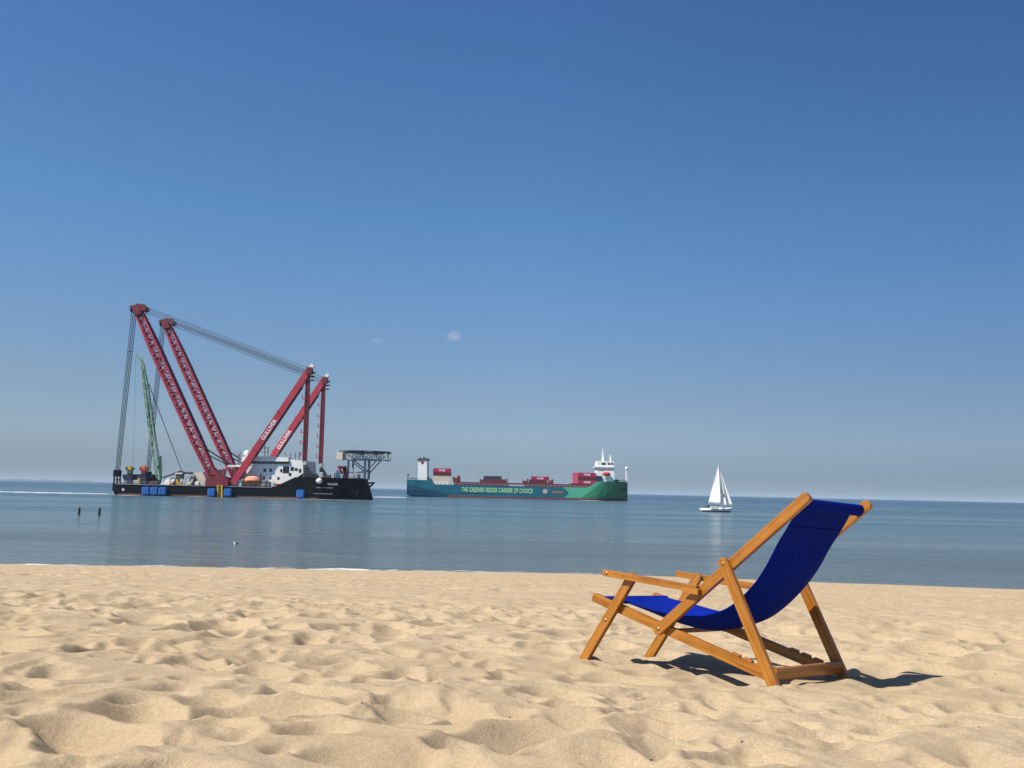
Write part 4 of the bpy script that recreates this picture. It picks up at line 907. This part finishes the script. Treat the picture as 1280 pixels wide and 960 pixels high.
# ------------------------------------------------------------------ piles, bird, debris, cloud
for px, lb in ((98.8, 'short dark wooden pile in the water, the left one of the pair'), (124.2, 'short dark wooden pile in the water, the right one, closer to the crane ship')):
    q = W(px, 643.3, 147); bm = B(); lathe(bm, (q.x, 147, 0), [(.19, -1.5), (.18, .2), (.165, 1.0), (.13, 1.16), (.04, 1.18)], 12)
    o = link('wooden_pile', bm, M['pile'], None, True, loc=(q.x, 147, 0)); tag(o, lb, 'pile', 'piles in the water')
q = W(294.6, 681, 82); q.z = 0; bird = thing('seabird', q, 'small pale seabird floating on the water near the shore', 'bird')
bm = B(); st = []
for t, hb, lo_, hi_ in ((0, .01, .10, .12), (.12, .05, .02, .13), (.35, .085, -.04, .16), (.6, .085, -.05, .17), (.8, .06, -.02, .18), (1., .015, .06, .14)): st.append((q.x+.17-t*.34, q.y, [(hb*.5, lo_), (hb, (lo_+hi_)/2), (hb*.4, hi_)]))
loft(bm, st); bar(bm, (q.x-.12, q.y, .12), (q.x-.15, q.y, .25), .035, n=8, w2=.028); lathe(bm, (q.x-.16, q.y, .26), [(.012, -.05), (.045, -.02), (.045, .02), (.015, .05)], 10); link('body', bm, M['gull'], bird, True)
bm = B(); bar(bm, (q.x-.19, q.y, .26), (q.x-.25, q.y, .245), .014, n=6, w2=.005); link('bill', bm, M['bill'], bird)
for sy in (-1, 1):
    bm = B(); st = []
    for t, hz in ((0, .015), (.3, .05), (.7, .055), (1, .012)): st.append((q.x+.23-t*.30, q.y+sy*.085, [(.008, .11-hz), (.014, .11), (.008, .11+hz)]))
    loft(bm, st); link('wing', bm, M['gulld'], bird)
bm = B()                                                          # twigs, shell chips and dry weed strewn over the sand
for k in range(220):
    y = 2.2+6*rng.random()**1.3 if k < 160 else rng.uniform(8, 40); x = rng.uniform(-.62, .62)*(y+.5)
    z = float(sand_z(x, y)); sc = rng.uniform(.0012, .0035)*(1 if y < 8 else 2.4); th = rng.uniform(0, 6.3); L_ = sc*rng.uniform(1, 3.5)
    bar(bm, (x-L_*math.cos(th), y-L_*math.sin(th), z+sc*.3), (x+L_*math.cos(th), y+L_*math.sin(th), z+sc*.7), sc, sc*.6)
tag(link('beach_debris', bm, M['bits']), kind='stuff')
def cloud(px, py, rx, rz, dens, lab):
    Y = 2600.; q = W(px, py, Y); bm = B(); bmesh.ops.create_icosphere(bm, subdivisions=3, radius=1)
    for v in bm.verts: v.co *= 1
    o = link('cloud', bm, None) if False else None
    me = bpy.data.meshes.new('cloud'); bm.to_mesh(me); bm.free(); o = bpy.data.objects.new('cloud', me); COL.objects.link(o)
    o.location = q; o.scale = (rx, rx*.8, rz)
    m, t = newmat('cloud_vapour'); t.t.nodes.remove(t.b); outn = t.t.nodes['Material Output']
    v = t.n('ShaderNodeVolumePrincipled'); v.inputs['Color'].default_value = (.95, .95, .97, 1); v.inputs['Anisotropy'].default_value = .3
    tc = t.n('ShaderNodeTexCoord').outputs['Object']; ln = t.n('ShaderNodeVectorMath', operation='LENGTH'); t.l(tc, ln.inputs[0])
    n = t.noise(tc, 2.2, 4, .6); fall = t.maprange(t.math('ADD', ln.outputs['Value'], t.math('MULTIPLY', t.math('SUBTRACT', n, .5), 1.1)), .25, .95, 1., 0.)
    t.l(t.math('MULTIPLY', fall, dens), v.inputs['Density']); t.l(v.outputs[0], outn.inputs['Volume']); me.materials.append(m)
    tag(o, lab, 'cloud')
cloud(567.5, 420.5, 27, 21, .026, 'small round white puff of cloud alone in the blue sky')
cloud(472, 426, 30, 11, .008, 'very faint thin wisp of cloud left of the white puff')
bm = B(); box(bm, (-62000, -60, -9), (62000, 62000, 92)); hz = link('haze', bm, M['sand']); hz.data.materials.clear(); tag(hz, kind='stuff')
hm = bpy.data.materials.new('haze_air'); hm.use_nodes = True; ht = hm.node_tree; ht.nodes.remove(ht.nodes['Principled BSDF'])
hv_ = ht.nodes.new('ShaderNodeVolumePrincipled'); hv_.inputs['Color'].default_value = (.60, .72, .82, 1); hv_.inputs['Density'].default_value = 6.0e-5; hv_.inputs['Anisotropy'].default_value = 0.
ht.links.new(hv_.outputs[0], ht.nodes['Material Output'].inputs['Volume']); hz.data.materials.append(hm)
scene.cycles.volume_bounces = 6; scene.cycles.volume_step_rate = 4; scene.cycles.volume_max_steps = 64
